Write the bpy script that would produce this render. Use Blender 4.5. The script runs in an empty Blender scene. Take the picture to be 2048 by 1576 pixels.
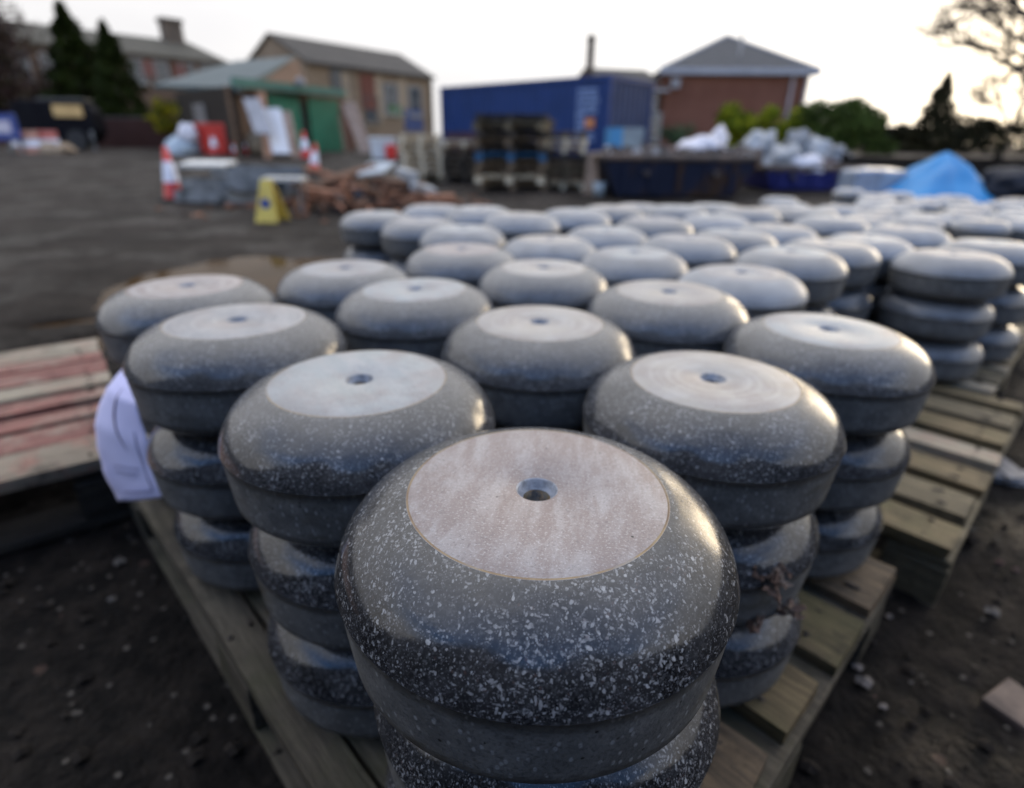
import bpy, math, random
import numpy as np
from mathutils import Vector, Matrix, noise
S = bpy.context.scene
R = math.radians
rnd = random.Random(7)

# ------------------------------------------------------------------ camera, sky, sun, exposure
F_PX, PITCH, ROLL, CAM_H = 1126.85, 0.4174, 0.0124, 0.751
cd = bpy.data.cameras.new('camera'); cam = bpy.data.objects.new('camera', cd); S.collection.objects.link(cam); S.camera = cam
cd.sensor_fit = 'HORIZONTAL'; cd.sensor_width = 36; cd.lens = F_PX/2048*36
cd.clip_start = 0.02; cd.clip_end = 2000
fwd = Vector((0, math.cos(PITCH), -math.sin(PITCH))); up0 = Vector((0, math.sin(PITCH), math.cos(PITCH))); rt0 = Vector((1, 0, 0))
rt = rt0*math.cos(ROLL)+up0*math.sin(ROLL); up = up0*math.cos(ROLL)-rt0*math.sin(ROLL)
cam.matrix_world = Matrix(((rt.x, up.x, -fwd.x, 0), (rt.y, up.y, -fwd.y, 0), (rt.z, up.z, -fwd.z, CAM_H), (0, 0, 0, 1)))
cd.dof.use_dof = True; cd.dof.focus_distance = 0.345; cd.dof.aperture_fstop = 3.1; cd.dof.aperture_blades = 9

SUN_AZ, SUN_EL = 43.0, 3.2
w = bpy.data.worlds.new('World'); S.world = w; w.use_nodes = True
def build_world():
    nt = w.node_tree; N = nt.nodes; L = nt.links
    bg = N['Background']; bg.inputs[1].default_value = 0.15
    sky = N.new('ShaderNodeTexSky'); sky.sky_type = 'NISHITA'; sky.sun_disc = False
    sky.sun_elevation = R(SUN_EL); sky.sun_rotation = R(SUN_AZ); sky.ozone_density = 2.0; sky.dust_density = 0.6
    tc = N.new('ShaderNodeTexCoord')
    mp = N.new('ShaderNodeMapping'); mp.inputs['Scale'].default_value = (1.6, 1.6, 4.5); L.new(tc.outputs['Generated'], mp.inputs[0])
    nz = N.new('ShaderNodeTexNoise'); nz.inputs['Scale'].default_value = 1.7; nz.inputs['Detail'].default_value = 6; nz.inputs['Roughness'].default_value = 0.55
    L.new(mp.outputs[0], nz.inputs[0])
    sx = N.new('ShaderNodeSeparateXYZ'); L.new(tc.outputs['Generated'], sx.inputs[0])
    def math_(op, a, b=None, c=None, clamp=False):
        m = N.new('ShaderNodeMath'); m.operation = op; m.use_clamp = clamp
        for i, v in enumerate((a, b, c)):
            if v is None: continue
            if isinstance(v, (int, float)): m.inputs[i].default_value = v
            else: L.new(v, m.inputs[i])
        return m.outputs[0]
    # cloud cover: a bank of bright thin cloud over the half of the sky round the low sun, open blue on the other side
    f = math_('MULTIPLY_ADD', sx.outputs[1], 1.0, 0.52)
    low = math_('MULTIPLY', math_('SUBTRACT', 0.62, sx.outputs[2], clamp=True), 2.7)      # cloud lies all round the horizon, the open blue is high up on the far side from the sun
    f = math_('ADD', f, low); f = math_('ADD', f, math_('MULTIPLY', math_('SUBTRACT', nz.outputs[0], 0.5), 1.7), clamp=True)
    sd = (math.sin(R(SUN_AZ))*math.cos(R(SUN_EL)), math.cos(R(SUN_AZ))*math.cos(R(SUN_EL)), math.sin(R(SUN_EL)))
    vd = N.new('ShaderNodeVectorMath'); vd.operation = 'DOT_PRODUCT'; L.new(tc.outputs['Generated'], vd.inputs[0]); vd.inputs[1].default_value = sd
    dp = math_('MAXIMUM', vd.outputs['Value'], 0.0)
    glow = math_('POWER', dp, 5.0); glow2 = math_('POWER', dp, 40.0)
    cl = N.new('ShaderNodeMix'); cl.data_type = 'RGBA'; cl.inputs['A'].default_value = (1.22, 1.21, 1.26, 1); cl.inputs['B'].default_value = (1.72, 1.69, 1.66, 1)
    L.new(nz.outputs[0], cl.inputs['Factor'])
    def addc(base, fac, col):
        m = N.new('ShaderNodeMix'); m.data_type = 'RGBA'; m.blend_type = 'ADD'; L.new(fac, m.inputs['Factor']); L.new(base, m.inputs['A']); m.inputs['B'].default_value = col; m.clamp_factor = False
        return m.outputs['Result']
    c = addc(cl.outputs['Result'], glow, (1.3, 1.2, 1.0, 1)); c = addc(c, glow2, (3.2, 2.2, .9, 1))
    c = addc(c, math_('MAXIMUM', math_('MULTIPLY', sx.outputs[1], -1.0), 0.0), (2.2, 2.1, 1.95, 1))      # cloud facing the low sun is lit full on
    c = addc(c, math_('POWER', math_('MAXIMUM', sx.outputs[2], 0.0), 1.6), (4.1, 4.05, 4.0, 1))
    mx = N.new('ShaderNodeMix'); mx.data_type = 'RGBA'; L.new(f, mx.inputs['Factor']); bl = N.new('ShaderNodeMix'); bl.data_type = 'RGBA'; bl.blend_type = 'MULTIPLY'; bl.inputs['Factor'].default_value = 1; L.new(sky.outputs[0], bl.inputs['A']); bl.inputs['B'].default_value = (1.35, 1.7, 2.45, 1); L.new(bl.outputs['Result'], mx.inputs['A']); L.new(c, mx.inputs['B'])
    L.new(mx.outputs['Result'], bg.inputs[0])
build_world()
sl = bpy.data.lights.new('sun', 'SUN'); so = bpy.data.objects.new('sun', sl); S.collection.objects.link(so)
sl.energy = 0.5; sl.angle = R(30); sl.color = (1.0, 0.81, 0.56)
so.rotation_euler = (R(90-SUN_EL), 0, R(180-SUN_AZ))
S.view_settings.view_transform = 'Standard'; S.view_settings.look = 'None'; S.view_settings.gamma = 1
S.view_settings.use_curve_mapping = False; S.view_settings.exposure = 2.0
S.render.engine = 'CYCLES'; S.cycles.max_bounces = 6; S.cycles.use_denoising = True

# ------------------------------------------------------------------ helpers
def terrain(y):
    t = min(max((y-6.5)/16.0, 0), 1)
    return 0.5*t*t*(3-2*t)+max(0, y-22.5)*0.008
def ray(px, py):
    a, b = px-1024, py-788; c, s = math.cos(ROLL), math.sin(ROLL)
    u = (c*a+s*b)/F_PX; v = (-s*a+c*b)/F_PX
    return Vector((u, math.cos(PITCH)-v*math.sin(PITCH), -math.sin(PITCH)-v*math.cos(PITCH)))
def at(px, py, Y):                       # point at distance Y from the camera's foot
    d = ray(px, py); return Vector((0, 0, CAM_H))+d*(Y/d.y)
def on_ground(px, py):
    d = ray(px, py)
    y = 0.3
    for _ in range(6000):
        y += 0.01
        if CAM_H+d.z/d.y*y <= terrain(y): break
    return Vector((d.x/d.y*y, y, terrain(y)))
def tag(o, label=None, cat=None, group=None, kind=None):
    if label: o['label'] = label
    if cat: o['category'] = cat
    if group: o['group'] = group
    if kind: o['kind'] = kind
    return o
def empty(name, loc=(0, 0, 0), rz=0.0, label=None, cat=None, group=None):
    o = bpy.data.objects.new(name, None); S.collection.objects.link(o)
    o.location = loc; o.rotation_euler = (0, 0, rz); o.empty_display_size = 0.1
    return tag(o, label, cat, group)
class MB:
    def __init__(s): s.v = []; s.f = []; s.m = []
    def add(s, vs, fs, mi=0):
        k = len(s.v); s.v += [tuple(p) for p in vs]; s.f += [tuple(i+k for i in f) for f in fs]; s.m += [mi]*len(fs); return s
    def box(s, c, d, rz=0.0, mi=0, tilt=None, jit=0.0):
        M = Matrix.Rotation(rz, 3, 'Z')
        if tilt: M = M @ Matrix.Rotation(tilt[0], 3, 'X') @ Matrix.Rotation(tilt[1], 3, 'Y')
        vs = []
        for x in (-.5, .5):
            for y in (-.5, .5):
                for z in (-.5, .5):
                    p = Vector((x*d[0]+rnd.uniform(-jit, jit), y*d[1]+rnd.uniform(-jit, jit), z*d[2]+rnd.uniform(-jit, jit)))
                    vs.append(Vector(c)+M @ p)
        return s.add(vs, [(0, 1, 3, 2), (4, 6, 7, 5), (0, 4, 5, 1), (2, 3, 7, 6), (0, 2, 6, 4), (1, 5, 7, 3)], mi)
    def hexa(s, lo, hi, mi=0):           # lower ring and upper ring of the same number of points
        n = len(lo); fs = [tuple(range(n-1, -1, -1)), tuple(range(n, 2*n))]
        fs += [(i, (i+1) % n, n+(i+1) % n, n+i) for i in range(n)]
        return s.add(list(lo)+list(hi), fs, mi)
    def slab(s, quad, th, mi=0):         # thick sheet: quad pushed back along its normal
        q = [Vector(p) for p in quad]; n = (q[1]-q[0]).cross(q[2]-q[0]).normalized()*th
        return s.hexa([p-n for p in q], q, mi)
    def tube(s, p0, p1, r0, r1, n=8, mi=0):
        p0, p1 = Vector(p0), Vector(p1); ax = (p1-p0).normalized(); a = ax.orthogonal().normalized(); b = ax.cross(a)
        c = [(a*math.cos(2*math.pi*i/n)+b*math.sin(2*math.pi*i/n)) for i in range(n)]
        return s.hexa([p0+k*r0 for k in c], [p1+k*r1 for k in c], mi)
    def lathe(s, prof, n=48, mi=0, c=(0, 0, 0)):
        k = len(s.v)
        for r, z in prof:
            for i in range(n):
                a = 2*math.pi*i/n; s.v.append((c[0]+r*math.cos(a), c[1]+r*math.sin(a), c[2]+z))
        mis = mi if isinstance(mi, (list, tuple)) else [mi]*(len(prof)-1)
        for j in range(len(prof)-1):
            for i in range(n):
                s.f.append((k+j*n+i, k+(j+1)*n+i, k+(j+1)*n+(i+1) % n, k+j*n+(i+1) % n)); s.m.append(mis[j])
        return s
    def mesh(s, name, mats, smooth=False):
        me = bpy.data.meshes.new(name); me.from_pydata(s.v, [], s.f)
        for m in (mats if isinstance(mats, (list, tuple)) else [mats]): me.materials.append(m)
        me.polygons.foreach_set('material_index', s.m)
        if smooth: me.polygons.foreach_set('use_smooth', [True]*len(s.f))
        me.update(); return me
    def build(s, name, mats, parent=None, smooth=False, loc=None, bevel=0):
        return put(name, s.mesh(name, mats, smooth), parent, loc, bevel)
def put(name, me, parent=None, loc=None, bevel=0):
    o = bpy.data.objects.new(name, me); S.collection.objects.link(o)
    if parent: o.parent = parent
    if loc is not None: o.location = loc
    if bevel:
        b = o.modifiers.new('bevel', 'BEVEL'); b.width = bevel; b.segments = 2; b.limit_method = 'ANGLE'
    return o
def dup_tree(o, loc, rz=None, parent=None):
    c = o.copy(); S.collection.objects.link(c); c.parent = parent
    if parent is None:
        c.location = loc
        if rz is not None: c.rotation_euler = (0, 0, rz)
    for ch in list(o.children): dup_tree(ch, None, None, c)
    return c

# ------------------------------------------------------------------ materials
class G:
    """small node-graph helper"""
    def __init__(s, name):
        s.mat = bpy.data.materials.new(name); s.mat.use_nodes = True; s.nt = s.mat.node_tree; s.N = s.nt.nodes; s.b = s.N['Principled BSDF']
    def link(s, a, b): s.nt.links.new(a, b)
    def set(s, inp, v):
        if hasattr(v, 'links') or isinstance(v, bpy.types.NodeSocket): s.link(v, inp)
        elif isinstance(v, tuple) and len(v) == 3 and inp.type == 'RGBA': inp.default_value = (*v, 1)
        else: inp.default_value = v
    def coord(s, kind='Object', scale=(1, 1, 1), rot=(0, 0, 0), rand=True):
        tc = s.N.new('ShaderNodeTexCoord'); out = tc.outputs[kind]
        if rand:
            oi = s.N.new('ShaderNodeObjectInfo'); m = s.N.new('ShaderNodeVectorMath'); m.operation = 'MULTIPLY_ADD'
            s.link(oi.outputs['Random'], m.inputs[0]); m.inputs[1].default_value = (37, 61, 23); s.link(out, m.inputs[2]); out = m.outputs[0]
        mp = s.N.new('ShaderNodeMapping'); mp.inputs['Scale'].default_value = scale; mp.inputs['Rotation'].default_value = rot; s.link(out, mp.inputs[0])
        return mp.outputs[0]
    def noise(s, co, scale, detail=4, rough=.55, out='Fac'):
        n = s.N.new('ShaderNodeTexNoise'); s.link(co, n.inputs['Vector']); n.inputs['Scale'].default_value = scale; n.inputs['Detail'].default_value = detail; n.inputs['Roughness'].default_value = rough
        return n.outputs[out]
    def voro(s, co, scale, rand=1.0):
        n = s.N.new('ShaderNodeTexVoronoi'); s.link(co, n.inputs['Vector']); n.inputs['Scale'].default_value = scale; n.inputs['Randomness'].default_value = rand
        return n
    def ramp(s, x, a, b, va=0.0, vb=1.0):
        n = s.N.new('ShaderNodeMapRange'); n.interpolation_type = 'SMOOTHSTEP'; s.set(n.inputs[0], x); n.inputs[1].default_value = a; n.inputs[2].default_value = b; n.inputs[3].default_value = va; n.inputs[4].default_value = vb
        return n.outputs[0]
    def mix(s, f, a, b, mode='MIX'):
        n = s.N.new('ShaderNodeMix'); n.data_type = 'RGBA'; n.blend_type = mode; s.set(n.inputs['Factor'], f); s.set(n.inputs['A'], a); s.set(n.inputs['B'], b)
        return n.outputs['Result']
    def m(s, op, a, b=0.0, c=0.0, clamp=False):
        n = s.N.new('ShaderNodeMath'); n.operation = op; n.use_clamp = clamp
        for i, v in enumerate((a, b, c)): s.set(n.inputs[i], v)
        return n.outputs[0]
    def bump(s, h, strength=.3, dist=.01):
        n = s.N.new('ShaderNodeBump'); n.inputs['Strength'].default_value = strength; n.inputs['Distance'].default_value = dist; s.link(h, n.inputs['Height']); s.link(n.outputs[0], s.b.inputs['Normal'])
    def out(s, col, rough=.6, spec=.5, metal=0.0):
        s.set(s.b.inputs['Base Color'], col); s.set(s.b.inputs['Roughness'], rough); s.set(s.b.inputs['Specular IOR Level'], spec); s.set(s.b.inputs['Metallic'], metal)
        return s.mat
def plain(name, c1, c2=None, scale=6.0, rough=.65, metal=0.0, bump=0.0, stretch=(1, 1, 1), spec=.4, c3=None, s3=1.5):
    g = G(name); co = g.coord(scale=stretch)
    n = g.noise(co, scale, 6, .6); c2 = c2 or tuple(x*.6 for x in c1)
    col = g.mix(g.ramp(n, .35, .68), c1, c2)
    if c3: col = g.mix(g.ramp(g.noise(co, s3, 5, .65), .52, .62), col, c3)
    if bump: g.bump(n, bump, .02)
    return g.out(col, rough, spec, metal)

def granite():
    g = G('speckled_granite'); b = g.coord(); oi = g.N.new('ShaderNodeObjectInfo'); sc_ = g.N.new('ShaderNodeSeparateColor'); g.link(oi.outputs['Color'], sc_.inputs[0]); paleness = sc_.outputs[0]; settled = sc_.outputs[1]
    base = g.mix(g.ramp(g.noise(b, 55, 5, .6), .35, .7), (.007, .0075, .009), (.022, .023, .026))
    base = g.mix(g.ramp(g.noise(b, 14, 3, .5), .4, .75), base, (.027, .026, .027))
    base = g.mix(g.ramp(g.noise(b, 420, 4, .7), .46, .70, 0, .5), base, (.085, .087, .092))
    base = g.mix(g.ramp(g.noise(b, 230, 3, .7), .56, .70, 0, .4), base, (.12, .12, .125))
    def flecks(base, rot, sc, dens, thr, col, amt, warp):
        tc = g.N.new('ShaderNodeTexCoord'); wn = g.N.new('ShaderNodeTexNoise'); g.link(b, wn.inputs['Vector']); wn.inputs['Scale'].default_value = 150; wn.inputs['Detail'].default_value = 3
        wv = g.N.new('ShaderNodeVectorMath'); wv.operation = 'MULTIPLY_ADD'; g.link(wn.outputs['Color'], wv.inputs[0]); wv.inputs[1].default_value = (warp, warp, warp); g.link(b, wv.inputs[2])
        mp = g.N.new('ShaderNodeMapping'); mp.inputs['Scale'].default_value = sc; mp.inputs['Rotation'].default_value = rot; g.link(wv.outputs[0], mp.inputs[0])
        v = g.voro(mp.outputs[0], 1.0)
        d = g.ramp(v.outputs['Distance'], thr*.8, thr, 1, 0)
        pick = g.ramp(g.m('ADD', v.outputs['Color'], g.m('MULTIPLY_ADD', g.noise(b, 26, 3, .6), .9, -.45)), 1-dens-.02, 1-dens)
        br = g.noise(b, 300, 2)
        return g.mix(g.m('MULTIPLY', g.m('MULTIPLY', d, pick), g.ramp(br, .3, .6, amt*.3, amt)), base, col)
    base = flecks(base, (.9, 2.2, .5), (900, 520, 900), .42, .42, (.15, .15, .16), .8, .002)
    base = flecks(base, (.4, .9, .2), (470, 150, 430), .34, .36, (.27, .275, .285), .85, .006)
    base = flecks(base, (1.9, .3, 1.1), (160, 420, 460), .30, .36, (.24, .24, .245), .75, .006)
    base = flecks(base, (2.6, 1.4, 2.3), (330, 380, 130), .28, .36, (.28, .28, .285), .8, .005)
    base = flecks(base, (.2, .5, 1.5), (230, 200, 165), .13, .31, (.38, .38, .38), .85, .006)
    base = flecks(base, (.3, 1.2, 2.5), (430, 300, 480), .12, .42, (.07, .04, .035), .5, .003)
    # farther stones are mixed paler all over; dust that settled on the flatter top of each dome
    base = g.mix(g.m('MULTIPLY', paleness, g.ramp(g.noise(b, 20, 4), .3, .7, .75, 1.0)), base, (.36, .365, .375))
    tc = g.N.new('ShaderNodeTexCoord'); se = g.N.new('ShaderNodeSeparateXYZ'); g.link(tc.outputs['Object'], se.inputs[0])
    dust = g.m('MULTIPLY', g.ramp(se.outputs[2], .096, .124), g.ramp(g.noise(b, 9, 4), .25, .7, .15, .40))
    dust = g.m('MULTIPLY', dust, settled)
    base = g.mix(g.m('MULTIPLY', dust, g.ramp(oi.outputs['Random'], 0, 1, .6, 1.0)), base, (.125, .124, .124))
    slur = g.m('MULTIPLY', g.ramp(g.noise(g.coord(scale=(5, 5, 3)), 2.2, 6, .7), .5, .72), g.ramp(oi.outputs['Random'], .1, 1, .15, .55))
    slur = g.m('MULTIPLY', slur, settled); base = g.mix(g.m('MULTIPLY', slur, g.ramp(g.noise(b, 180, 3), .3, .7, .3, .8)), base, (.155, .150, .145))
    smear = g.ramp(g.noise(g.coord(scale=(3, 3, 9)), 3.0, 5, .65), .55, .75)
    rough = g.m('ADD', g.ramp(g.noise(b, 120, 3),   .3, .7, .09, .17), g.m('MULTIPLY_ADD', dust, .35, g.m('MULTIPLY_ADD', paleness, .32, g.m('MULTIPLY', smear, .14))))
    g.bump(g.noise(b, 500, 2), .03, .002)
    return g.out(base, rough, .42)
def band_stone():
    g = G('matt_ground_granite'); b = g.coord()
    c = g.mix(g.ramp(g.noise(b, 40, 6, .65), .35, .7), (.105, .104, .100), (.175, .170, .160))
    v = g.voro(g.coord(scale=(210, 210, 120)), 1.0)
    c = g.mix(g.m('MULTIPLY', g.ramp(v.outputs['Distance'], .2, .36, 1, 0), g.ramp(v.outputs['Color'], .52, .56)), c, (.27, .27, .265))
    v2 = g.voro(g.coord(scale=(170, 170, 170)), 1.0)
    pit = g.m('MULTIPLY', g.ramp(v2.outputs['Distance'], .14, .24, 1, 0), g.ramp(v2.outputs['Color'], .80, .82))
    c = g.mix(g.ramp(g.noise(b, 330, 4, .7), .48, .66, 0, .6), c, (.045, .045, .046)); c = g.mix(pit, c, (.016, .014, .012))
    c = g.mix(g.ramp(g.noise(g.coord(scale=(1, 1, 2)), 9, 5, .6), .58, .72, 0, .75), c, (.070, .058, .036))
    g.bump(g.m('SUBTRACT', g.noise(b, 300, 3), pit), .25, .002)
    return g.out(c, .6, .35)
def disc_stone():
    g = G('ground_stone_disc'); b = g.coord(); oi = g.N.new('ShaderNodeObjectInfo')
    st = g.noise(g.coord(scale=(1, .28, 1), rot=(0, 0, .5)), 60, 6, .7)
    c = g.mix(g.ramp(st, .42, .62, 0, .5), oi.outputs['Color'], (.36, .345, .34))
    c = g.mix(g.ramp(g.noise(b, 16, 5, .6),   .42, .62, 0, .5), c, (.185, .148, .138))
    c = g.mix(g.ramp(g.noise(b, 600, 3, .7), .52, .68, 0, .55), c, (.42, .41, .40))
    c = g.mix(g.ramp(g.noise(b, 420, 3, .7), .54, .68, 0, .5), c, (.11, .09, .09))
    # turned rings left by the grinding wheel, strength differs from stone to stone
    tc = g.N.new('ShaderNodeTexCoord'); ln = g.N.new('ShaderNodeVectorMath'); ln.operation = 'MULTIPLY'; g.link(tc.outputs['Object'], ln.inputs[0]); ln.inputs[1].default_value = (1, 1, 0)
    le = g.N.new('ShaderNodeVectorMath'); le.operation = 'LENGTH'; g.link(ln.outputs[0], le.inputs[0])
    rv = g.N.new('ShaderNodeCombineXYZ'); g.link(g.m('MULTIPLY_ADD', le.outputs['Value'], 95.0, g.m('MULTIPLY', oi.outputs['Random'], 50)), rv.inputs[0])
    rn = g.noise(rv.outputs[0], 1.0, 3, .6)
    c = g.mix(g.m('MULTIPLY', g.ramp(rn, .46, .62), g.ramp(oi.outputs['Random'], .15, .9, .0, .38)), c, (.50, .48, .455))
    v = g.voro(g.coord(scale=(95, 95, 95)), 1.0)
    pit = g.m('MULTIPLY', g.ramp(v.outputs['Distance'], .06, .11, 1, 0), g.ramp(v.outputs['Color'], .70, .72))
    c = g.mix(pit, c, (.02, .017, .015))
    g.bump(g.m('SUBTRACT', g.noise(b, 650, 3), g.m('MULTIPLY', pit, 3)), .22, .0015)
    return g.out(c, .5, .5)
def wood(name, c1, c2, stain=None, stain_amt=.5, axis=1, tint=True, stain_scale=5, grime=.7):
    g = G(name); sc = [22, 22, 22]; sc[axis] = 1.3
    co = g.coord(scale=tuple(sc)); n = g.noise(co, 3.2, 8, .72)
    c = g.mix(g.ramp(n, .36, .60), c1, c2); c = g.mix(g.ramp(g.noise(co, 26, 4, .6), .50, .62, 0, .55), c, tuple(x*.55 for x in c2)); c = g.mix(g.ramp(g.noise(co, 9, 6, .7), .56, .66, 0, .6), c, tuple(x*.4 for x in c2))
    if tint:
        oi = g.N.new('ShaderNodeObjectInfo'); c = g.mix(g.ramp(oi.outputs['Random'], 0, 1, .0, .45), c, tuple(x*.55 for x in c1))
    if stain:
        c = g.mix(g.ramp(g.noise(g.coord(scale=(1, 1, 1)), stain_scale, 6, .7), .45, .66, 0, stain_amt), c, stain)
    c = g.mix(g.ramp(g.noise(g.coord(scale=(1, 1, 1)), 11, 6, .75), .50, .68, 0, grime), c, tuple(x*.28 for x in c2))
    v = g.voro(g.coord(scale=tuple(18 if i != axis else 5 for i in range(3))), 1.0)
    kn = g.m('MULTIPLY', g.ramp(v.outputs['Distance'], .08, .2, 1, 0), g.ramp(v.outputs['Color'], .80, .83))
    c = g.mix(g.m('MULTIPLY', kn, .8), c, (.035, .022, .014))
    g.bump(g.m('ADD', n, g.m('MULTIPLY', g.noise(co, 26, 4, .6), .6)), .6, .005)
    return g.out(c, .72, .3)
GRAN, BAND, DISC = granite(), band_stone(), disc_stone()
RING = plain('yellow_glue_line', (.235, .175, .095), (.13, .080, .045), 40, .55, c3=(.20, .185, .17), s3=14)
HOLE = plain('rusty_bored_hole', (.10, .085, .06), (.02, .016, .012), 90, .35, c3=(.16, .10, .04), s3=60)
CHAMF = plain('pale_countersink', (.28, .30, .34), (.14, .15, .17), 120, .4)
W_GREEN = wood('greenish_weathered_pine', (.225, .165, .085), (.080, .059, .032), (.058, .058, .022), .6)
W_GREY = wood('grey_weathered_pine', (.215, .172, .100), (.088, .070, .042), (.075, .06, .04), .5)
W_OLD = wood('old_grey_brown_pine', (.130, .108, .075), (.050, .040, .028), (.05, .05, .022), .6)
W_RED = wood('worn_red_paint_on_pine', (.28, .115, .090), (.17, .072, .058), (.28, .235, .18), .8, stain_scale=7)
W_PALE = wood('bare_pale_pine', (.36, .315, .235), (.22, .185, .135), (.30, .13, .10), .35, grime=.35)
NAIL = plain('rusty_nail_head', (.035, .022, .015), (.015, .011, .009), 200, .6)
W_DARK = wood('dark_wet_timber', (.055, .045, .034), (.025, .02, .016))
W_NEW = wood('fresh_yellow_pine', (.72, .63, .47), (.58, .48, .33), grime=.1, tint=False)
W_MID = wood('brown_pallet_timber', (.19, .13, .075), (.09, .065, .042))
W_BLUE = wood('blue_painted_timber', (.03, .13, .26), (.016, .07, .15))

# ------------------------------------------------------------------ ground, puddles, unseen dark mass
PUD = [(-1.82, 3.40, .52, .74, .05), (-1.35, 3.85, .42, .34, .3), (-1.75, 2.22, .20, .11, .7), (-2.06, 2.50, .17, .06, .6)]
def pud(x, y):
    d = 0
    for cx, cy, a, b, r in PUD:
        u = (x-cx)*math.cos(r)+(y-cy)*math.sin(r); v = -(x-cx)*math.sin(r)+(y-cy)*math.cos(r)
        d = max(d, math.exp(-((u/a)**2+(v/b)**2)**1.5))
    return d
def gz(x, y):
    n = noise.noise(Vector((x*1.3, y*1.3, 0)))*.018+noise.noise(Vector((x*5, y*5, 3)))*.008+noise.noise(Vector((x*17, y*17, 5)))*.010+noise.noise(Vector((x*41, y*41, 9)))*.0065
    e2 = -(x-.019)*.697+(y-.344)*.717; n += .020*math.sin((e2+.08*noise.noise(Vector((x*2, y*2, 7))))*15)*math.exp(-((e2+.72)/.28)**2)     # wheel ruts along the track
    return terrain(y)+n*min(1, .55+abs(y)*.12)-pud(x, y)*.085-.004
def axis_pts(lo, hi, dense_lo, dense_hi, step, grow=1.12):
    p = list(np.arange(dense_lo, dense_hi, step)); s = step; x = dense_hi
    while x < hi: p.append(x); s *= grow; x += s
    p.append(hi); s = step; x = dense_lo-step; q = []
    while x > lo: q.append(x); s *= grow; x -= s
    q.append(lo); return sorted(q)+p
xs = axis_pts(-400, 400, -1.9, 1.9, .018); ys = axis_pts(-60, 600, -.1, 2.6, .018)
gv = np.array([(x, y, gz(x, y)) for y in ys for x in xs]); nx, ny = len(xs), len(ys)
ii = np.arange(nx*ny).reshape(ny, nx); gf = np.stack([ii[:-1, :-1], ii[:-1, 1:], ii[1:, 1:], ii[1:, :-1]], -1).reshape(-1, 4)
gm = bpy.data.meshes.new('yard_ground'); gm.from_pydata(gv.tolist(), [], gf.tolist()); gm.polygons.foreach_set('use_smooth', [True]*len(gf)); gm.update()
def mud():
    g = G('wet_gritty_mud'); b = g.coord(rand=False)
    c = g.mix(g.ramp(g.noise(b, 7, 8, .7), .35, .68), (.013, .0105, .0085), (.030, .0240, .0195))
    c = g.mix(g.ramp(g.noise(b, .9, 5, .6), .42, .62, 0, .6), c, (.046, .037, .031))
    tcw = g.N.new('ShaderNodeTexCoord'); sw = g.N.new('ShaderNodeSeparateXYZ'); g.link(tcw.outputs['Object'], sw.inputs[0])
    shade_fade = g.ramp(g.m('ADD', sw.outputs[1], g.m('MULTIPLY_ADD', g.noise(b, 1.1, 4), 1.6, -.8)), .7, 3.0, .0, 1.0)     # shade round the pallets painted as darker mud, fading out beyond
    c = g.mix(shade_fade, g.mix(g.ramp(g.noise(b, 13, 7, .7), .38, .66), (.0045, .0038, .0034), (.021, .0165, .0135)), c)
    v = g.voro(b, 60); c = g.mix(g.m('MULTIPLY', g.ramp(v.outputs['Distance'], .2, .36, 1, 0), g.ramp(v.outputs['Color'], .78, .8)), c, (.10, .088, .075))
    v2 = g.voro(b, 24); c = g.mix(g.m('MULTIPLY', g.ramp(v2.outputs['Distance'], .16, .26, 1, 0), g.ramp(v2.outputs['Color'], .84, .86)), c, (.07, .045, .035))
    h = g.m('ADD', g.noise(b, 90, 5, .7), g.m('MULTIPLY', v.outputs['Distance'], -.6))
    g.bump(h, .9, .016)
    wet = g.ramp(g.noise(b, 1.6, 5, .65), .46, .62)
    return g.out(c, g.m('MULTIPLY_ADD', wet, -.32, .82), g.m('MULTIPLY_ADD', shade_fade, -.02, .12))
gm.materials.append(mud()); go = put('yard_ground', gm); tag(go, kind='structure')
wat = G('muddy_puddle_water'); WATER = wat.out(wat.mix(wat.ramp(wat.noise(wat.coord(), 2.5, 4), .35, .65), (.038, .020, .007), (.055, .031, .013)), .07, .5); wat.b.inputs['IOR'].default_value = 1.055
mb = MB(); mb.add([(-2.9, 1.9, -.036), (-.75, 1.9, -.036), (-.75, 4.5, -.036), (-2.9, 4.5, -.036)], [(0, 1, 2, 3)])
tag(mb.build('puddle_water', WATER), kind='structure')
# unseen mass added in place of photographer and buildings, mirrored darkly, blocking low sky
mb = MB(); pts = []
for i in range(91):
    t = i*2.0; h = 3.0+9.5*math.exp(-((t-52)/26)**2)+8.5*math.exp(-((t-122)/24)**2)+2.5*math.exp(-((t-88)/14)**2)
    h += noise.noise(Vector((i*.35, 0, 0)))*1.3+noise.noise(Vector((i*1.3, 4, 0)))*.6
    pts.append((math.cos(R(180+t)), math.sin(R(180+t)), h*min(1, .35+min(i, 90-i)/12)))
vs = []
for k, (rr, hh) in enumerate(((2.7, 0), (3.1, .8), (3.5, 1), (4.6, 1.02), (9, .4))):
    for c, s_, h in pts: vs.append((c*rr, s_*rr-.5, .38*h*hh+.25*hh-.1))
n = len(pts); mb.add(vs, [(k*n+i, k*n+i+1, (k+1)*n+i+1, (k+1)*n+i) for k in range(4) for i in range(n-1)])
tag(mb.build('unseen_dark_mass', plain('unseen_mass_dark', (.020, .022, .014), (.010, .010, .008), .8, spec=.03), smooth=True), kind='structure')

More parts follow.
